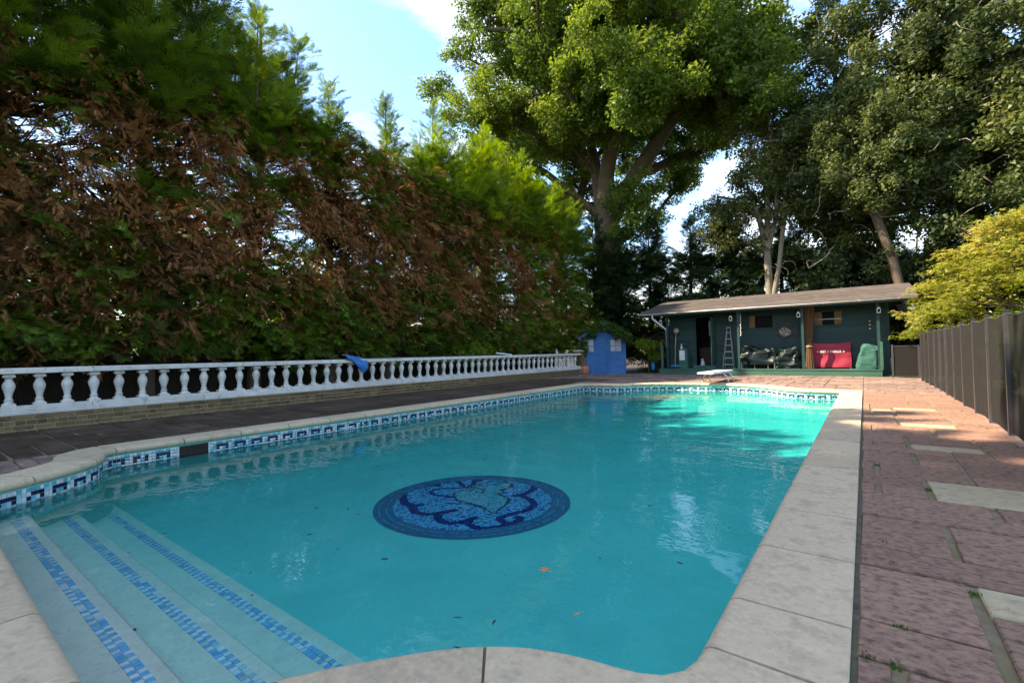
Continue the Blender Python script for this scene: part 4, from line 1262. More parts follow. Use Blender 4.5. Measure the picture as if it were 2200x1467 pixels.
# ================================================================== BLUE SHED
sh = empty('blue_shed', (-9.23,18.945,0), R(26), label='small bright blue garden shed with climbing plant on its roof', cat='shed')
W0, W1, D0, D1, EH, PH = -.94, .94, -.25, 1.3, 1.66, 2.20
core = MB().box(W0+.02,W1-.02,D0+.02,D1,-.06,EH).build('wall', M['shed_blue'], sh)
gb = MB(); gb.add([(W0+.02,D0+.02,EH),(W1-.02,D0+.02,EH),(0,D0+.02,PH),(W0+.02,D1,EH),(W1-.02,D1,EH),(0,D1,PH)],[(0,1,2),(5,4,3),(0,3,4,1),(1,4,5,2),(2,5,3,0)]); gb.build('gable', M['shed_blue'], sh)
for sx in (-1,1):
    x0, x1 = (W0+.02,-.33) if sx < 0 else (.28,W1-.02)
    z = .0
    while z < .90:
        MB().add([(x0,D0-.012,z),(x1,D0-.012,z),(x1,D0+.02,z),(x0,D0+.02,z),(x0,D0+.004,z+.092),(x1,D0+.004,z+.092),(x1,D0+.02,z+.092),(x0,D0+.02,z+.092)],[(3,2,1,0),(4,5,6,7),(0,1,5,4),(1,2,6,5),(2,3,7,6),(3,0,4,7)]).build('board', M['shed_blue'], core)
        z += .09
    z = EH-.1
    wx0, wx1 = (-.86,-.40) if sx < 0 else (.30,.77)
    w = MB(); w.box(wx0-.035,wx0,D0-.025,D0+.019,.90,1.545,.003); w.box(wx1,wx1+.035,D0-.025,D0+.019,.90,1.545,.003); w.box(wx0,wx1,D0-.025,D0+.019,1.51,1.545,.003); w.box(wx0,wx1,D0-.03,D0+.019,.90,.935,.003)
    wm = w.build('window', M['shed_blue'], sh)
    for q in range(2):
        for t in range(2):
            a = wx0+(wx1-wx0)*q/2; b = wx0+(wx1-wx0)*(q+1)/2; c = .935+.575*t/2; d_ = .935+.575*(t+1)/2
            MB().box(a+.012,b-.012,D0+.008,D0+.014,c+.012,d_-.012).build('pane', M['net_curtain'], wm)
    gb2 = MB().box((wx0+wx1)/2-.011,(wx0+wx1)/2+.011,D0-.012,D0+.016,.935,1.51); gb2.box(wx0,wx1,D0-.010,D0+.016,1.212,1.234)
    gb2.build('glazing_bar', M['shed_blue'], wm)
dr = MB().box(-.33,.28,D0-.004,D0+.02,.0,1.60).build('door', M['shed_blue'], sh)
for k in range(6): MB().box(-.325+k*.1015,-.23+k*.1015,D0-.018,D0-.004,.01,1.59,.004).build('plank', M['shed_blue'], dr)
for x in (W0-.01,W1-.05): MB().box(x,x+.06,D0-.03,D0+.03,-.05,EH+.02,.004).build('corner_post', M['shed_blue'], sh)
rf_ = MB()
def rslope(sx, th=.035):
    e = (sx*(W1+.14), EH-.075); p = (0, PH+.02)
    n = Vector((sx*(PH-EH), W1)).normalized()*th
    mb = MB().add([(e[0],D0-.14,e[1]),(p[0],D0-.14,p[1]),(p[0],D1+.1,p[1]),(e[0],D1+.1,e[1]),(e[0]+n.x,D0-.14,e[1]+n.y),(p[0]+n.x*.0,D0-.14,p[1]+th),(p[0],D1+.1,p[1]+th),(e[0]+n.x,D1+.1,e[1]+n.y)],
        [(3,2,1,0),(4,5,6,7),(0,1,5,4),(1,2,6,5),(2,3,7,6),(3,0,4,7)])
    return mb
for sx in (-1,1):
    o = rslope(sx).build('roof', M['dark_roof'], sh)
    MB().add([(sx*(W1+.14),D0-.16,EH-.15),(0,D0-.16,PH-.06),(0,D0-.142,PH-.06),(sx*(W1+.14),D0-.142,EH-.15),(sx*(W1+.14),D0-.16,EH-.06),(0,D0-.16,PH+.03),(0,D0-.142,PH+.03),(sx*(W1+.14),D0-.142,EH-.06)],
        [(3,2,1,0),(4,5,6,7),(0,1,5,4),(1,2,6,5),(2,3,7,6),(3,0,4,7)]).build('barge_board', M['shed_blue'], o)
# terracotta pot in front of the shed
tp = empty('terracotta_pot', (-9.72,18.12,0), label='round terracotta pot on the paving at the end of the balustrade', cat='pot')
MB().lathe([(.11,0),(.15,.05),(.195,.16),(.205,.25),(.18,.34),(.155,.375),(.165,.395),(.175,.41),(.15,.41),(.135,.36)],0,0,24).build('pot', M['terracotta'], tp, smooth=True)
MB().tube([(0,0,.36),(.05,-.02,.52),(-.02,.0,.64),(.03,0,.72)], [.012,.01,.008,.004], 5).build('stem', M['twig_pale'], tp)
# second dark shed further back
ds = empty('dark_shed', (-7.62,22.0,0), label='dark little shed roof between blue shed and cabin', cat='shed')
MB().box(-.62,.62,-.2,1.2,-.05,1.48).build('wall', M['wood_dark'], ds)
MB().add([(-.62,-.2,1.48),(.62,-.2,1.48),(0,-.2,1.80),(-.62,1.2,1.48),(.62,1.2,1.48),(0,1.2,1.80)],[(0,1,2),(5,4,3),(0,3,4,1),(1,4,5,2),(2,5,3,0)]).build('gable', M['wood_dark'], ds)
for sx in (-1,1):
    MB().add([(sx*.74,-.35,1.42),(0,-.35,1.81),(0,1.3,1.81),(sx*.74,1.3,1.42),(sx*.74,-.35,1.46),(0,-.35,1.86),(0,1.3,1.86),(sx*.74,1.3,1.46)],[(3,2,1,0),(4,5,6,7),(0,1,5,4),(1,2,6,5),(2,3,7,6),(3,0,4,7)]).build('roof', M['dark_roof'], ds)
bt = empty('blue_float', (-7.42,20.0,0), label='blue float hanging on a dark post beside the cabin', cat='float')
MB().box(-.03,.03,0,.06,-.05,1.05).build('post', M['wood_dark'], bt)
MB().lathe([(.02,.12),(.07,.16),(.085,.30),(.085,.48),(.06,.58),(.02,.60)],.05,-.06,12).build('float', M['plastic_blue'], bt, smooth=True)

# ================================================================== DIVING BOARD
db = empty('diving_board', (-3.64,14.9,0), label='white diving board on curved chrome legs at the far end', cat='diving board')
MB().add([(-.22,-1.0,.288),(.22,-1.0,.288),(.24,1.35,.255),(-.24,1.35,.255),(-.22,-1.0,.338),(.22,-1.0,.338),(.24,1.35,.315),(-.24,1.35,.315)],
         [(3,2,1,0),(4,5,6,7),(0,1,5,4),(1,2,6,5),(2,3,7,6),(3,0,4,7)]).build('board', M['board_white'], db)
for (y,z) in ((.10,.295),(.78,.285)):
    for s in (-1,1):
        pts = [(s*.365,y,0),(s*.365,y,.05)]+[(s*(.365-.20*(1-math.cos(a))),y,.05+.205*math.sin(a)) for a in (.25,.5,.75,1.0,1.25,1.5)]+[(s*.10,y,z-.04)]
        o = MB().tube(pts, .022, 8).build('leg', M['chrome'], db, smooth=True)
        MB().lathe([(.045,0),(.045,.012),(.03,.018)],s*.365,y,12).build('flange', M['chrome'], o)
    MB().box(-.20,.20,y-.03,y+.03,z-.052,z-.012,.004).build('cross_bar', M['chrome'], db)
    for s in (-.13,.13): MB().lathe([(.014,.322),(.014,.338),(.008,.343)],s,y,8).build('bolt', M['chrome'], db)

# ================================================================== FLOATING LEAVES
rl = random.Random(21)
def leaf_mesh(w, l, bend):
    mb = MB().add([(-l,0,0),(-l*.3,-w,bend*.5),(l*.4,-w*.8,bend),(l,0,bend*.3),(l*.4,w*.8,bend*.8),(-l*.3,w,bend*.4),(0,0,bend*.2)],
                  [(0,1,6),(1,2,6),(2,3,6),(3,4,6),(4,5,6),(5,0,6)])
    return mb.mesh('fallen_leaf', True)
lms = [leaf_mesh(.007,.018,.003), leaf_mesh(.011,.024,.005), leaf_mesh(.005,.026,.004)]
for lm in lms: lm.materials.append(M['leaf_dark'])
cnt = 0
while cnt < 90:
    x = rl.uniform(-6.3,-.7); y = .6+rl.random()**1.5*8.5
    if not in_poly(x, y, OUT): continue
    o = link('fallen_leaf', rl.choice(lms), None, None, (x,y,WATER_Z+.003), (0,0,rl.uniform(0,6.3)))
    k = rl.uniform(.5,1.1); o.scale = (k,k,k)
    zone = 'over the entry steps' if y < 1.6 and x < -2.2 else ('over the round mosaic' if math.hypot(x+3.7,y-4.1) < 1.15 else ('close to the right hand coping' if x > -1.6 else ('between steps and mosaic' if y < 3.2 else ('along the left tiled wall' if x < -5.2 else 'beyond the mosaic towards the deep end'))))
    tag(o, 'tiny dark dead leaf floating on the pool %s' % zone, 'leaf', 'dead leaves floating %s' % zone); cnt += 1
pts = []
for k in range(10):
    a = k*math.pi/5; r_ = .042 if k % 2 == 0 else .016
    pts.append((r_*math.cos(a), r_*math.sin(a), .004*(k%2)))
o = MB().add(pts+[(0,0,.006)], [(k,(k+1)%10,10) for k in range(10)]).build('maple_leaf', M['leaf_orange'])
o.location = (-1.446,2.175,WATER_Z+.004); tag(o, 'single orange maple leaf floating near the front of the pool', 'leaf')
o = link('fallen_leaf', leaf_mesh(.008,.026,.004), M['leaf_orange'], None, (-1.087,1.895,WATER_Z+.003), (0,0,.9)); tag(o, 'brownish orange leaf floating near the rounded coping', 'leaf')

# ================================================================== VEGETATION
def frond_template(pairs=7, seed=0, sublim=.36, wid=.048, amin=34, amax=50, ls=1.0):
    """flat spray of scale foliage along +X (length 1); quads"""
    rr = random.Random(seed); V = []; F = []
    def blade(p, a, l, w, dz):
        c, s = math.cos(a), math.sin(a); b = len(V)
        k = .22*l
        V.extend([(p[0]+c*k-s*w, p[1]+s*k+c*w, p[2]+dz*.3), (p[0]+c*k*.2+s*w*.8, p[1]+s*k*.2-c*w*.8, p[2]), (p[0]+c*l, p[1]+s*l, p[2]+dz)])
        F.append((b,b+1,b+2))
    blade((.0,0,0), 0, 1.0, .028, -.10)
    for k in range(pairs):
        t = .08+.80*k/pairs
        l = ls*(.42*(1-t)**.6+.12)*rr.uniform(.8,1.2)
        for s in (-1,1):
            a = s*R(rr.uniform(amin,amax)); p = (t, 0, -.10*t*t)
            blade(p, a, l, wid, rr.uniform(-.10,.03))
            if l > sublim:
                q = (p[0]+math.cos(a)*l*.45, p[1]+math.sin(a)*l*.45, p[2]-.02)
                blade(q, a-s*R(38), l*.42, wid, rr.uniform(-.06,.02))
    return np.array(V), np.array(F)
FROND = frond_template(7, 1, .50, .030, 28, 42)
FROND_B = frond_template(7, 5, .50, .027, 15, 30, .8)
FROND_X = frond_template(3, 6, 9, .19)
FROND_S = frond_template(4, 2, 9, .075)
FROND_W = frond_template(5, 3, 9, .07, 28, 42)
LEAF3 = (np.array([(-.5,0,0),(.30,-.42,.07),(.5,.32,-.02)]), np.array([(0,1,2)]))
LEAFQ = (np.array([(-.5,0,0),(0,-.32,.06),(.5,0,0),(0,.32,.06)]), np.array([(0,1,2,3)]))
def _star():
    V = []; F = []
    for a, l in ((0,.62),(55,.5),(-55,.5),(115,.36),(-115,.36)):
        c, s = math.cos(R(a)), math.sin(R(a)); b = len(V)
        V += [(0,0,0),(c*l*.5-s*.10,s*l*.5+c*.10,.02),(c*l,s*l,-.04),(c*l*.5+s*.10,s*l*.5-c*.10,.02)]; F.append((b,b+1,b+2,b+3))
    return np.array(V), np.array(F)
STAR = _star()
STAR3 = (STAR[0][:12], STAR[1][:3])
def norm(a): return a/np.maximum(np.linalg.norm(a, axis=-1, keepdims=True), 1e-9)
def scatter(name, tmpl, P, D, U, S, tint, mat, parent):
    """copies of tmpl at P, local x along D, local z near U, size S, tint per copy"""
    V, F = tmpl
    X = norm(D); Y = norm(np.cross(U, X)); Z = np.cross(X, Y)
    W = P[:,None,:] + S[:,None,None]*(V[None,:,0,None]*X[:,None,:]+V[None,:,1,None]*Y[:,None,:]+V[None,:,2,None]*Z[:,None,:])
    FF = (F[None]+(np.arange(len(P))*len(V))[:,None,None]).reshape(-1, F.shape[1])
    tn = np.repeat(tint, len(F)) + RNG.normal(0,.06,len(P)*len(F))
    me = np_mesh(name, W.reshape(-1,3), FF, {'tint': np.clip(tn,0,1)})
    me.materials.append(mat)
    return link(name, me, None, parent)
def sn(x, y, z, f=1.0, s=0.0):
    """cheap smooth noise from sines, about -1..1"""
    x = x*f+s; y = y*f+s*1.7; z = z*f+s*.6
    return (np.sin(1.3*x+2.1*np.sin(.7*y+.3*z))+np.sin(1.9*y+1.6*np.sin(1.1*z+.5*x))+np.sin(2.3*z+1.4*np.sin(.9*x+.8*y)))/3

def rel(o_, P): return P - np.array(o_)

def bough_mesh(name, mat, seed, droop=.25, nf=10, tm=None, tmid=.45):
    """a leafy bough along +X, about 1 long: twig with flat sprays"""
    rr = random.Random(seed); tm = tm or FROND
    P=[];D=[];U=[];S=[]
    for k in range(nf):
        t = .12+.86*(k+rr.random()*.6)/nf
        s = 1 if k % 2 else -1
        l = rr.uniform(.30,.50)*(1.15-.45*t)
        a = s*R(rr.uniform(25,62))*(1-.6*t)
        P.append((t, .05*math.sin(3*t+seed)+rr.gauss(0,.02), -droop*t*t+rr.gauss(0,.045)))
        D.append((math.cos(a), math.sin(a), -droop*t*1.3+rr.gauss(.05,.22))); U.append((rr.gauss(0,.30),rr.gauss(0,.30),1)); S.append(l)
    P,D,U,S = map(np.array,(P,D,U,S))
    V,F = tm
    X = norm(D); Y = norm(np.cross(U,X)); Z = np.cross(X,Y)
    W = (P[:,None,:]+S[:,None,None]*(V[None,:,0,None]*X[:,None,:]+V[None,:,1,None]*Y[:,None,:]+V[None,:,2,None]*Z[:,None,:])).reshape(-1,3)
    FF = (F[None]+(np.arange(len(P))*len(V))[:,None,None]).reshape(-1,F.shape[1])
    tint = np.repeat(np.clip([rr.gauss(tmid,.14) for _ in P],0,1), len(F))
    return (W, FF, tint, mat)
def bake(name, parent, items):
    """items: (template, 4x4 matrix, tint shift); one mesh of all the copies"""
    if not items: return None
    Vs=[];Fs=[];Ts=[];base=0
    for (V,F,T,mt_), mm, dt in items:
        A = np.array(mm)
        Vs.append(V@A[:3,:3].T+A[:3,3]); Fs.append(F+base); Ts.append(T+dt); base += len(V)
    me = np_mesh(name, np.vstack(Vs), np.vstack(Fs), {'tint': np.clip(np.concatenate(Ts),0,1)})
    me.materials.append(items[0][0][3])
    return link(name, me, None, parent)
BG = [bough_mesh('bough', M['hedge_green'], 10+k, .18) for k in range(6)]
BL = [bough_mesh('bough', M['hedge_lime_sunlit'], 20+k, .05, tmid=.5) for k in range(5)]
BB = [bough_mesh('bough', M['hedge_brown'], 30+k, .50, tm=FROND_B, nf=11) for k in range(6)]
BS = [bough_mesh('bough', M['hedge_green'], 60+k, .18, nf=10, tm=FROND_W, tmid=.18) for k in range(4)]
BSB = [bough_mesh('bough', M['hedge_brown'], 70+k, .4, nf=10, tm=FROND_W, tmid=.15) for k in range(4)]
BX_ = [bough_mesh('bough', M['hedge_green'], 80+k, .18, nf=8, tm=FROND_X, tmid=.28) for k in range(4)]
BD = [bough_mesh('bough', M['hedge_dark'], 40+k, .18, nf=12, tm=FROND_S) for k in range(5)]
def place(name, me, parent, p, d, scale, rr, roll=.45, wide=1.0):
    d = Vector(d).normalized()
    up = Vector((rr.gauss(0,roll), rr.gauss(0,roll), 1)); y = up.cross(d)
    y = y.normalized() if y.length > 1e-5 else Vector((0,1,0))
    z = d.cross(y)
    mt_ = Matrix(((d.x,y.x,z.x,p[0]),(d.y,y.y,z.y,p[1]),(d.z,y.z,z.z,p[2]),(0,0,0,1)))
    parent.setdefault((name, me[3].name), []).append((me, mt_ @ Matrix.Diagonal((scale, scale*wide, scale, 1)), rr.uniform(-.30,.30)))
def hedge_tree(name, x, y, H, seed, label, trim, brown, nface, ntop, toplen, topset=None, nin=0, face=1.25, dy=1.5, zlow=1.15, group='conifers of the tall hedge', greens=None, sc=1.0):
    rr = random.Random(seed); greens = greens or BG; topset = topset or greens
    root = empty(name, (x,y,-.05), label=label, cat='tree', group=group)
    lx, ly = rr.uniform(-.25,.25), rr.uniform(-.25,.25)
    MB().tube([(0,0,0),(lx*.3,ly*.3,H*.3),(lx,ly,H*.65),(lx*.8,ly*1.1,H*.98)], [.17,.13,.08,.012], 7).build('trunk', M['bark'], root, smooth=True)
    tw = MB(); bag = {}
    n = 0; tries = 0
    while n < nface and tries < nface*4:
        tries += 1
        q = (n+rr.random())/nface
        z = zlow+(trim+.5-zlow)*((n*.61803+rr.random()*.3) % 1.0)
        b = rr.uniform(-dy,dy)
        hv = float(sn(x, b+y, z, 1.15, 3.0)*.55+sn(x, b+y, z, 2.6, 1.0)*.45)
        if 3.4 < z < trim+.1 and hv > (.27 if 3 < y < 11 and z > 3.9 else .42) and rr.random() < .92: continue
        w = y+b
        zt = trim+.1+.6*float(sn(w,z,0,.9,2.0)); zb = 2.1+.7*float(sn(w,0,z,.7,8.0))
        pb = 1/(1+math.exp(-(z-zb)*2.0))/(1+math.exp(-(zt-z)*2.2))*(.92+.50*float(sn(w,z,0,1.7,4.0)))*brown
        br_ = rr.random() < min(pb,.95)
        L0 = rr.uniform(.50,.86)*sc
        fx = face*(.92+.15*float(sn(w,z,0,1.3,5))+.10*float(sn(w,z,0,3.1,2)))+rr.gauss(0,.07)
        d = (1.0, rr.gauss(0,.55), rr.gauss(-.12,.28)-(.30 if br_ else 0))
        dn = Vector(d).normalized(); p = Vector((fx,b,z))-dn*L0*.85
        place('dead_bough' if br_ else 'bough', rr.choice(BB if br_ else greens), bag, p, d, L0, rr, .5)
        if rr.random() < .55: tw.tube([(lx*z/H,ly*z/H,z-.25),(p.x*.5,b*.6,z-.1),(p.x+dn.x*.2,p.y+dn.y*.2,p.z)], [.022,.016,.010], 3, cap=False)
        n += 1
    for k in range(nin):                                   # filler boughs, mostly darker tinted, on the far side and inside
        z = rr.uniform(zlow+.2,trim+.3); a = rr.uniform(0,6.28)
        bq = rr.uniform(-dy,dy); hv = float(sn(x, bq+y, z, 1.15, 3.0)*.55+sn(x, bq+y, z, 2.6, 1.0)*.45)
        if hv > (.24 if 3 < y < 11 else .40) and 3.6 < z < trim-.1: continue
        d = (math.cos(a), math.sin(a), rr.gauss(0,.2)); pb = .5*brown if z > 2.4 else .1
        q_ = rr.random() < pb
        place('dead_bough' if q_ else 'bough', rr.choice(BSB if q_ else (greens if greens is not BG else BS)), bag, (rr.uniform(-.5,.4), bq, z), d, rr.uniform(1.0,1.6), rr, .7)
    nl = max(1, int(round(ntop/16)))
    for li in range(nl):                                   # several leaders, each a slim tiered cone
        if li == 0: ox, oy, z1 = 0.0, 0.0, H
        else:
            aa = 2.4*li+rr.uniform(-.4,.4); ro = toplen*rr.uniform(.30,.62)
            ox, oy, z1 = math.cos(aa)*ro, math.sin(aa)*ro, trim+(H-trim)*rr.uniform(.45,.95)
        z0 = trim-.9
        ax0 = Vector((lx*z0/H, ly*z0/H, z0)); ax1 = Vector((lx*.8+ox, ly+oy, z1))
        axm = ax0.lerp(ax1,.4)+Vector((ox*.35,oy*.35,0))
        tw.tube([ax0,axm,ax1], [.05,.035,.008], 4, cap=False)
        rad = (toplen*.62 if nl > 1 else toplen*.9)
        nbq = int(ntop*3.4/nl)
        for k in range(nbq):
            q = (k+rr.random())/nbq
            c = ax0.lerp(axm,q/.4) if q < .4 else axm.lerp(ax1,(q-.4)/.6)
            an = rr.uniform(0,6.283); up = math.tan(R(rr.uniform(12,48)+18*q))
            Lr = rad*(1-q)**.75*rr.uniform(.6,1.2)+.10
            d = Vector((math.cos(an), math.sin(an), up)).normalized()
            bl_ = min(1.55, Lr*1.05+.30)
            place('bough', rr.choice(topset), bag, c+d*max(0,Lr-bl_*.75), d, bl_, rr, .30)
        place('bough', rr.choice(topset), bag, ax1-Vector((0,0,.45)), (.12,.05,1), .6, rr, .5)
    place('bough', rr.choice(topset), bag, (lx*.8,ly*1.1,H*.93), (.05,.05,1), .9, rr, .5)
    if tw.v: tag(tw.build('branches', M['twig'], root), kind='stuff')
    for (nm, mn), items in bag.items(): bake({'bough':'crown','dead_bough':'dead_foliage'}[nm], root, items)
    return root

HX = -12.65
ords = ['first','second','third','fourth','fifth','sixth','seventh','eighth','ninth','tenth','eleventh','twelfth','thirteenth']
hedge = [ # y, H, trim, brown, toplen, label
 (-9.4,20.0,7.0,.0,2.8,None), (-6.6,20.5,7.0,.0,2.8,None), (-4.0,20.0,7.0,.0,2.9,None), (-1.5,18.4,7.0,.0,2.9,None),
 (1.0,14.2,6.4,1.0,2.6,'tall browned conifer at the left edge of the picture, its top out of frame'),
 (3.4,12.6,6.9,1.0,2.4,'browned hedge conifer with dark green top left of the sky gap'),
 (5.7,10.4,7.0,1.0,1.7,'conifer whose long dark green boughs reach right into the blue sky'),
 (7.8,9.2,6.9,1.0,1.1,'low browned hedge conifer with thin spiky top below the sky'),
 (9.9,9.6,6.9,1.0,1.1,'browned conifer with a small feathery top against the cloud'),
 (12.2,10.4,6.4,.95,2.0,'conifer with the brightest sunlit yellow green top of the hedge'),
 (14.8,10.4,6.6,.85,2.2,'sunlit hedge conifer in front of the oak, left of its trunk'),
 (17.6,10.2,6.8,.55,2.0,'greener hedge conifer behind the far end of the balustrade'),
 (20.6,9.8,6.8,.15,2.1,'dark green conifer at the far end of the hedge behind the blue shed')]
for k,(y,H,tr,bw_,tl,lb) in enumerate(hedge):
    if lb is None: lb = 'unseen hedge conifer left of the picture, made tall to shade the foreground, %s from the left end' % ords[k]
    vis = y > 0
    lime = k in (9,10,11)  # treetops that get the green with sunlight mixed in
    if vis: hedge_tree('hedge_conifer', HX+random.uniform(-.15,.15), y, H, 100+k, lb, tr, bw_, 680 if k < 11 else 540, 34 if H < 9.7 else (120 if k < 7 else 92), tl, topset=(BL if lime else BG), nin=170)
    else: hedge_tree('hedge_conifer', HX+random.uniform(-.15,.15), y, H, 100+k, lb, tr, bw_, 170, 190, tl*1.35, nin=120, sc=1.9, greens=BX_)  # unseen conifers, raised and thickened to throw shade over the foreground
# corner and back row in a darker green, behind sheds and cabin
back = [(-11.9,23.6,8.6,'conifer at the hedge corner just below the oak trunk'),(-10.9,24.5,7.4,'dark conifer filling the hedge corner left of the blue shed roof'),(-9.4,25.4,7.3,'dark conifer of the back hedge above the blue shed'),(-7.6,25.8,7.0,'dark back hedge conifer above the dark little shed'),
        (-5.4,26.0,6.6,'dark back hedge conifer over the left half of the cabin roof'),(-3.2,26.2,6.2,'dark back hedge conifer below the thin grey trunks'),(-1.0,26.4,6.0,'dark back hedge conifer over the middle of the cabin roof'),
        (1.2,26.6,6.0,'dark back hedge conifer beside the leaning trunk'),(3.6,26.8,6.2,'dark back hedge conifer behind the golden maple'),(6.0,27.0,6.4,'dark back hedge conifer at the right edge behind the maple')]
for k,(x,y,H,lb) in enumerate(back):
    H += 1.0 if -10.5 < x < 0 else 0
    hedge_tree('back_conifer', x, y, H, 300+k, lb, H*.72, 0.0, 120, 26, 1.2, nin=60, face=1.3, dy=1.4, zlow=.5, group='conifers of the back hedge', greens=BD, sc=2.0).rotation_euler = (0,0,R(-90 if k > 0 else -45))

def broadleaf(name, base, label, stems, clumps, cr, nleaf, lsize, mat, tmpl=LEAFQ, bark='bark', r0=.5, flat=.75, tintf=None, seed=1, cat='tree', group=None, rmin=.012, upb=.6, pw=.46, inst=None):
    """stems: list of polylines (absolute points) that make the trunk and main limbs; clumps: (n,3) leaf clump centres"""
    rg = np.random.default_rng(seed); rr = random.Random(seed)
    B = Vector(base)
    root = empty(name, base, label=label, cat=cat, group=group)
    nodes = []; par = []
    for st in stems:
        prev = -1
        if nodes:
            p0 = Vector(st[0]); prev = min(range(len(nodes)), key=lambda i: (nodes[i]-p0).length)
        for p in (st if prev < 0 else st[1:]):
            nodes.append(Vector(p)); par.append(prev); prev = len(nodes)-1
    nst = len(nodes)
    cc = np.array(clumps)
    order = np.argsort(np.linalg.norm(cc-np.array(stems[0][-1])[None], axis=1))
    arr = [np.array(n) for n in nodes]
    w = [0.0]*len(nodes)
    for ci in order:
        c = cc[ci]; A = np.array(arr)
        d = np.linalg.norm(A-c, axis=1) + .6*np.maximum(0, A[:,2]-c[2]+.3)
        d[0] += 50
        j = int(np.argmin(d))
        a = Vector(A[j]); b = Vector(c); Ld = (b-a).length
        prev = j
        ns = max(1, min(4, int(Ld/1.2)))
        for q in range(1, ns+1):
            t = q/ns
            p = a.lerp(b,t)+Vector((rr.gauss(0,.07),rr.gauss(0,.07),rr.gauss(0,.05)))*Ld*(1 if q < ns else 0)+Vector((0,0,-.08*Ld*math.sin(math.pi*t)))
            arr.append(np.array(p)); nodes.append(p); par.append(prev); w.append(0.0); prev = len(nodes)-1
        w[prev] += 1
    for i in range(len(nodes)-1, 0, -1):
        if par[i] >= 0: w[par[i]] += w[i]
    wm = max(w[0], 1)
    rad = [max(rmin, r0*(max(x,.3)/wm)**pw) for x in w]
    tb = MB(); bbm = MB()
    for i in range(len(nodes)):
        j = par[i]
        if j < 0: continue
        a, b = nodes[j]-B, nodes[i]-B
        (tb if i < nst else bbm).tube([a,b], [min(rad[j], rad[i]*1.6), rad[i]], 8 if i < nst else 5, cap=False)
    tb.build('trunk', M[bark], root, smooth=True, angle=None)
    tag(bbm.build('limbs', M[bark], root, smooth=True, angle=None), kind='stuff')
    n = len(cc)
    if inst:
        items = []
        for ci in range(n):
            k = cr*rr.uniform(.7,1.25)
            mm = Matrix.Translation(Vector(cc[ci])-B) @ Matrix.Rotation(rr.uniform(0,6.28),4,'Z') @ Matrix.Rotation(rr.gauss(0,.25),4,'X') @ Matrix.Diagonal((k,k,k*rr.uniform(.85,1.1),1))
            dt = rr.uniform(-.18,.18)
            if tintf is not None: dt += tintf(cc[ci])
            items.append((rr.choice(inst), mm, dt))
        bake('crown', root, items)
        return root
    crs = cr*rg.uniform(.7,1.25,n)
    cnt = np.maximum(8,(nleaf*(crs/cr)**2*rg.uniform(.75,1.25,n))).astype(int)
    ci = np.repeat(np.arange(n), cnt)
    dirs = norm(rg.normal(0,1,(len(ci),3))); rad_ = rg.random(len(ci))**.45
    off = dirs*rad_[:,None]*crs[ci][:,None]; off[:,2] *= flat
    P = cc[ci]+off-np.array(base)
    U = norm(rg.normal(0,1,(len(ci),3))*(1-upb)+np.array((0,0,1))*upb+dirs*.35)
    D = norm(rg.normal(0,1,(len(ci),3)))
    D = norm(D-np.sum(D*U,axis=1,keepdims=True)*U+1e-4)
    S = lsize*rg.uniform(.65,1.3,len(ci))
    tc_ = rg.normal(.42,.14,n)
    tint = tc_[ci]+rg.normal(0,.13,len(ci))
    if tintf is not None: tint = tint+tintf(P+np.array(base), off, crs[ci])
    scatter('crown', tmpl, P, D, U, S, np.clip(tint,0,1), M[mat], root)
    return root

def ellipsoid(n, c, r, seed, shell=.55, cut=None, noise=.22):
    rg = np.random.default_rng(seed); out = []
    while len(out) < n:
        d = rg.normal(0,1,3); d /= np.linalg.norm(d)
        k = (shell+(1-shell)*rg.random()) if rg.random() < .8 else rg.random()
        k *= 1+noise*float(sn(d[0],d[1],d[2],3.0,seed))
        p = np.array(c)+d*k*np.array(r)
        if cut is None or cut(p): out.append(p)
    return np.array(out)

def clump_mesh(mat, seed, nleaf, lsize, flat=.75, tmpl=LEAFQ, upb=.5, sub=9):
    """a ball of leaves of radius about 1, gathered in tufts"""
    rg = np.random.default_rng(seed)
    tc = norm(rg.normal(0,1,(sub,3)))*(rg.random((sub,1))**.4)*.78
    ti = rg.integers(0,sub,nleaf)
    dirs = norm(rg.normal(0,1,(nleaf,3)))
    P = tc[ti]+dirs*(rg.random((nleaf,1))**.5)*.40; P[:,2] *= flat
    U = norm(rg.normal(0,1,(nleaf,3))*(1-upb)+np.array((0,0,1))*upb+dirs*.35)
    D = norm(rg.normal(0,1,(nleaf,3))); D = norm(D-np.sum(D*U,axis=1,keepdims=True)*U+1e-4)
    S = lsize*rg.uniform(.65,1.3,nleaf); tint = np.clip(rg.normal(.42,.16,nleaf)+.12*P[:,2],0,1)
    V,F = tmpl
    Y = norm(np.cross(U,D)); Z = np.cross(D,Y)
    W = P[:,None,:]+S[:,None,None]*(V[None,:,0,None]*D[:,None,:]+V[None,:,1,None]*Y[:,None,:]+V[None,:,2,None]*Z[:,None,:])
    FF = (F[None]+(np.arange(nleaf)*len(V))[:,None,None]).reshape(-1,F.shape[1])
    return (W.reshape(-1,3), FF, np.repeat(tint,len(F)), mat)
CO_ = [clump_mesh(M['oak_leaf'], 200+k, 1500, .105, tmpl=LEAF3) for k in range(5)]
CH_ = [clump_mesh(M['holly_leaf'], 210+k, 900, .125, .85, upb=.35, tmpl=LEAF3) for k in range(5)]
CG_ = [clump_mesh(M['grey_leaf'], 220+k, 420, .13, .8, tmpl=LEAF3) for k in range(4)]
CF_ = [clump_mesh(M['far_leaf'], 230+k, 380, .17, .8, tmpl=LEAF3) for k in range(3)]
CM_ = [clump_mesh(M['maple_leaf'], 240+k, 150, .24, .34, tmpl=STAR3, upb=.8, sub=12) for k in range(5)]
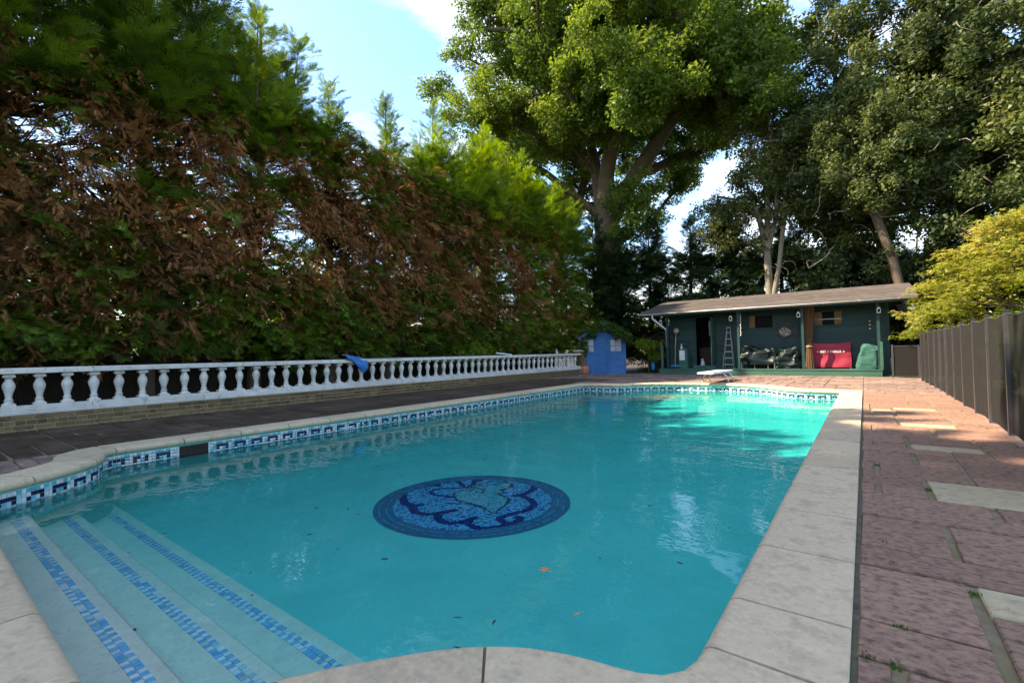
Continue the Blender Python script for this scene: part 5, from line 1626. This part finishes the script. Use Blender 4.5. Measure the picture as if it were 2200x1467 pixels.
# ---- the great oak behind the hedge end
OB = (-12.4, 26.2, -.05)
stems = [[(-12.4,26.2,-.05),(-12.35,26.2,3),(-12.3,26.2,6.5),(-12.3,26.2,8.8)],
  [(-12.3,26.2,8.8),(-11.5,26.4,10.2),(-10.2,26.8,12.0),(-8.6,27.0,14.2)],
  [(-12.3,26.2,8.8),(-12.2,26.0,11.5),(-11.8,25.6,14.5),(-11.5,25.5,18.5),(-11.3,25.4,22)],
  [(-12.3,26.2,8.8),(-12.9,26.4,11.5),(-13.8,27.0,15),(-14.6,27.4,19)],
  [(-12.35,26.2,7.8),(-13.6,25.6,10.2),(-15.6,24.6,12.2),(-18.2,23.6,14)],
  [(-12.2,26.0,11.5),(-11.0,25.0,14.5),(-9.6,24.0,18)],
  [(-12.9,26.4,11.5),(-15.0,25.0,15.5),(-17,24.2,19.5)]]
cl = ellipsoid(285, (-12.6,26.0,16.8), (10.2,8.4,8.6), 3, .42, cut=lambda p: p[2] > 8.9 + .14*abs(p[0]+12.6) and not (p[0] > -9.6 and p[2] < 11.5) and not (math.hypot(p[0]+12.2,p[1]-25.2) < 4.8 and p[2] < 13.6))
low = np.array([(-10.2,25.4,8.6),(-9.9,25.2,9.4),(-10.6,25.6,7.9),(-9.5,25.6,10.2),(-10.9,25.2,9.8),(-14.5,25,9.6),(-15.6,24.6,10.4)])
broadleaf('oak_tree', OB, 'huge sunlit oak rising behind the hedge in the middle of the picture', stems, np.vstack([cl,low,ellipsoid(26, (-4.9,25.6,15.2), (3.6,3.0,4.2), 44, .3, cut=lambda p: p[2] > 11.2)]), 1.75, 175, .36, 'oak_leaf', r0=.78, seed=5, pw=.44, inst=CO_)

# ---- slender multi-stemmed tree behind the cabin
TB = (-3.5, 24.6, -.05)
stems = [[(-3.5,24.6,-.05),(-3.45,24.6,2.5),(-3.5,24.6,5.5),(-3.4,24.6,8.5),(-3.2,24.7,11)],
  [(-3.45,24.6,2.5),(-3.05,24.5,4.6),(-2.75,24.5,7.0),(-2.6,24.5,9.5)],
  [(-3.5,24.6,5.5),(-3.8,24.5,7.2),(-4.3,24.5,9.0)],[(-3.5,24.6,5.5),(-3.1,24.6,7.0),(-3.0,24.6,9.0)]]
cl = np.vstack([ellipsoid(85, (-3.2,24.8,9.6), (2.2,2.0,4.4), 8, .35, cut=lambda p: p[2] > 5.6), ellipsoid(34, (-5.2,25.0,7.4), (1.5,1.2,2.0), 45, .3)])
broadleaf('slender_tree', TB, 'slender grey tree with several thin stems behind the cabin', stems, cl, .85, 75, .2, 'grey_leaf', bark='bark_pale', r0=.17, seed=9, pw=.36, rmin=.008, inst=CG_)

# ---- evergreen trees on the right
ev = [((-.6,25.6,-.05),(-.8,25.6,9.5),(2.9,2.4,7.6),150,12,'tall evergreen between the slender tree and the leaning trunk',(-.7,25.6,9)),
      ((2.6,25.2,-.05),(2.4,24.8,9.0),(3.2,2.6,8.2),190,13,'dense tall evergreen with bare hanging twigs behind the maple',(2.5,25,9)),
      ((6.2,24.8,-.05),(6.2,24.6,9.5),(3.2,2.8,9.0),170,14,'tall evergreen at the right edge of the picture behind the maple',(6.2,24.7,9))]
for (b,c,r_,n,sd,lb,tp_) in ev:
    cl = ellipsoid(int(n*.72), c, r_, sd, .4, cut=lambda p: p[2] > 3.0)
    st = [[b,(b[0],b[1],3),(b[0]+.1,b[1],6),tp_,(tp_[0],tp_[1],13),(tp_[0]+.1,tp_[1],16)]]
    broadleaf('evergreen_tree', b, lb, st, cl, 1.2, 110, .25, 'holly_leaf', bark='bark', r0=.15, seed=sd, group='evergreens on the right', pw=.4, rmin=.008, flat=.85, inst=CH_)
# leaning trunk in front of them
TB = (1.55,23.2,-.05)
stems = [[(1.55,23.2,-.05),(1.25,23.3,2.6),(.95,23.4,4.4),(.55,23.5,6.0),(.35,23.6,8.0)],[(.55,23.5,6.0),(1.2,23.4,7.4),(1.8,23.4,9)]]
cl = ellipsoid(70, (.7,23.5,8.4), (2.2,1.5,2.6), 31, .4, cut=lambda p: p[2] > 5.9)
broadleaf('leaning_tree', TB, 'evergreen with a pale leaning trunk behind the right end of the cabin', stems, cl, .9, 150, .22, 'holly_leaf', bark='bark', r0=.16, seed=33, pw=.3, rmin=.01, inst=CH_)
# bare pale twigs hanging in the evergreens
rw = random.Random(40)
tgs = [o for o in COL.objects if o.name.startswith('evergreen_tree')]
for o in tgs[:3]:
    mb = MB(); bx, by = o.location.x, o.location.y
    for k in range(36):
        x = rw.uniform(-2.6,2.6); z = rw.uniform(4,14); yv = -rw.uniform(1.6,2.7)*math.sqrt(max(.05,1-(x/3.3)**2))
        p = Vector((x,yv,z)); d = Vector((rw.uniform(-1,1),-.3,rw.uniform(-.5,.8))).normalized(); pts = [p]
        for q in range(6):
            d = (d+Vector((rw.gauss(0,.35),rw.gauss(0,.15),rw.gauss(-.12,.3)))).normalized(); pts.append(pts[-1]+d*rw.uniform(.12,.3))
        mb.tube(pts, [.011,.010,.009,.008,.007,.005,.003], 3, cap=False)
    tag(mb.build('bare_twigs', M['twig_pale'], o), kind='stuff')

# ---- golden maple beyond the fence
MBs = (4.1,17.2,-.05)
stems = [[(4.1,17.2,-.05),(4.0,17.1,.9),(3.7,17.0,1.6)],[(4.0,17.1,.9),(3.2,17.2,1.9),(2.2,17.6,2.5),(1.4,18.0,2.4)],[(3.7,17.0,1.6),(3.4,16.6,2.6),(2.9,16.4,3.4)],[(3.7,17.0,1.6),(4.4,17.4,2.8),(4.6,17.6,4.0)],[(3.7,17.0,1.6),(3.1,17.8,3.0),(2.6,18.2,3.9)]]
rgm = np.random.default_rng(6); cl = []
while len(cl) < 230:
    x = rgm.uniform(.75,7.2); y = rgm.uniform(14.6,20.0); 
    rx = (x-4.1)/3.35; ry = (y-17.3)/2.7; q = rx*rx+ry*ry
    if q > 1: continue
    zt = 4.75-2.75*q**.9
    z = zt - abs(rgm.normal(0,.5)) if rgm.random() < .7 else rgm.uniform(1.2,zt)
    if z < 1.05 or (x < 1.4 and y < 17.2): continue
    cl.append((x,y,z))
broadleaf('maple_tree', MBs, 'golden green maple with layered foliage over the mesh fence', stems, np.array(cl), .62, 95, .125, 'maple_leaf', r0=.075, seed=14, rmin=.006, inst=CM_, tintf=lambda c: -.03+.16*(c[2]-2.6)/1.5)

# ---- sunny shrubs seen through the mesh
for (x,y,h,sd,lb) in ((2.6,12.5,1.5,51,'round green shrub behind the mesh fence, nearest one'),(3.0,15.0,1.6,52,'green shrub under the maple behind the mesh fence'),(4.6,9.5,1.9,53,'broad green shrub on the lawn behind the fence')):
    cl = ellipsoid(26, (x,y,h*.55), (.9,1.0,h*.5), sd, .4)
    broadleaf('shrub', (x,y,-.03), lb, [[(x,y,-.03),(x,y,.3)]], cl, .38, 90, .09, 'ivy_leaf', bark='twig', r0=.05, seed=sd, cat='shrub', group='shrubs behind the fence')

# ---- ivy over the blue shed, fern bush beside it
rgi = np.random.default_rng(9); cl = []
def shed_pt(x, y, z): c, q = math.cos(R(26)), math.sin(R(26)); return (-9.23+x*c-y*q, 18.945+x*q+y*c, z)
for k in range(125):
    x = rgi.uniform(-.80,1.08); zr = 2.20-.54*abs(x)/.94
    cl.append(shed_pt(x, -.50+rgi.uniform(-.10,.6), zr+rgi.uniform(-.10,.14)-(.16 if rgi.random() < .4 else 0)))
for k in range(16): cl.append(shed_pt(-.90+rgi.uniform(-.08,.12), -.36+rgi.uniform(-.1,.0), rgi.uniform(.75,1.65)))
broadleaf('climbing_plant', (-10.1,18.3,-.03), 'green climber sprawling over the blue shed roof and corner', [[(-10.1,18.3,-.03),(-10.05,18.25,.8),(-9.95,18.25,1.6),(-9.5,18.45,1.95),(-9.1,18.6,2.25)]], np.array(cl), .20, 60, .085, 'ivy_leaf', bark='twig', r0=.03, seed=61, cat='climber', rmin=.004)
cl = np.vstack([ellipsoid(30, (-7.55,19.75,1.28), (.62,.35,.28), 71, .3), ellipsoid(10, (-7.2,19.9,.75), (.4,.3,.3), 72, .3)])
broadleaf('fern_bush', (-7.6,20.1,-.05), 'bright yellow green bush between blue shed and cabin', [[(-7.6,20.1,-.05),(-7.6,20.0,.6),(-7.55,19.9,1.1)]], cl, .24, 55, .10, 'fern_leaf', bark='twig', r0=.04, seed=73, cat='bush', rmin=.004)
cl = ellipsoid(26, (-7.75,20.3,.12), (.55,.35,.12), 75, .3)
broadleaf('low_plant', (-7.8,20.3,-.05), 'low green plants at the foot of the bush by the shed', [[(-7.8,20.3,-.05),(-7.8,20.3,.1)]], cl, .14, 40, .06, 'ivy_leaf', bark='twig', r0=.02, seed=76, cat='plant', rmin=.004)
# sunlit bush glowing behind the balustrade
cl = ellipsoid(50, (-11.2,12.6,.95), (.45,1.5,.42), 81, .3)
broadleaf('sunlit_bush', (-11.3,12.6,-.05), 'bright lime green bush just above the rail under the hedge', [[(-11.3,12.6,-.05),(-11.3,12.6,.5)]], cl, .26, 60, .09, 'fern_leaf', bark='twig', r0=.04, seed=82, cat='bush', rmin=.004)

# ---- sunny trees far beyond the hedge, seen through its gaps
far = [((-22,6,-.05),(3.2,3.6,3.0),5.0,91,'far sunlit tree behind the left end of the hedge'),((-27,15,-.05),(4,4,3.4),4.6,92,'far sunlit tree glimpsed through the middle of the hedge'),((-24,24,-.05),(4,3.6,3.6),5.2,93,'far sunlit tree left of the oak behind the hedge'),
       ((-19,1,-.05),(2.6,3,2.6),4.6,94,'far sunlit tree behind the hedge at the left edge'),((-6,38,-.05),(6,4,4),5.5,95,'far tree behind the back hedge below the sky gap'),((8,40,-.05),(7,4,5),7,96,'far tree behind the evergreens on the right')]
for (b,r_,zc,sd,lb) in far:
    cl = ellipsoid(34, (b[0],b[1],zc), r_, sd, .45, cut=lambda p: p[2] > 1.5)
    broadleaf('far_tree', b, lb, [[b,(b[0],b[1],2),(b[0],b[1],zc)]], cl, 1.3, 70, .30, 'far_leaf', r0=.25, seed=sd, inst=CF_, group='far trees beyond the hedges')

# ---- wooded skyline all round, too far to tell its trees apart
rgw = np.random.default_rng(77)
n = 2600
az = rgw.uniform(0,2*math.pi,n); dist = 62+rgw.uniform(0,16,n)
hh = 5.5+2.5*np.sin(az*9)+1.8*np.sin(az*23+1)
cz = rgw.random(n)*np.maximum(hh,2)
cc = np.stack([-6+dist*np.sin(az), 10+dist*np.cos(az), cz],-1)
rep = 16; ci = np.repeat(np.arange(n), rep)
P = cc[ci]+rgw.normal(0,1,(n*rep,3))*np.array((1.3,1.3,.9))
D = rgw.normal(0,1,(n*rep,3)); U = norm(rgw.normal(0,.6,(n*rep,3))+np.array((0,0,1)))
o = scatter('woodland', LEAFQ, P, D, U, rgw.uniform(1.0,2.0,n*rep), np.clip(rgw.normal(.4,.2,n*rep),0,1), M['far_leaf'], None)
tag(o, 'distant belt of trees closing the view beyond the garden', 'woodland', kind='stuff')
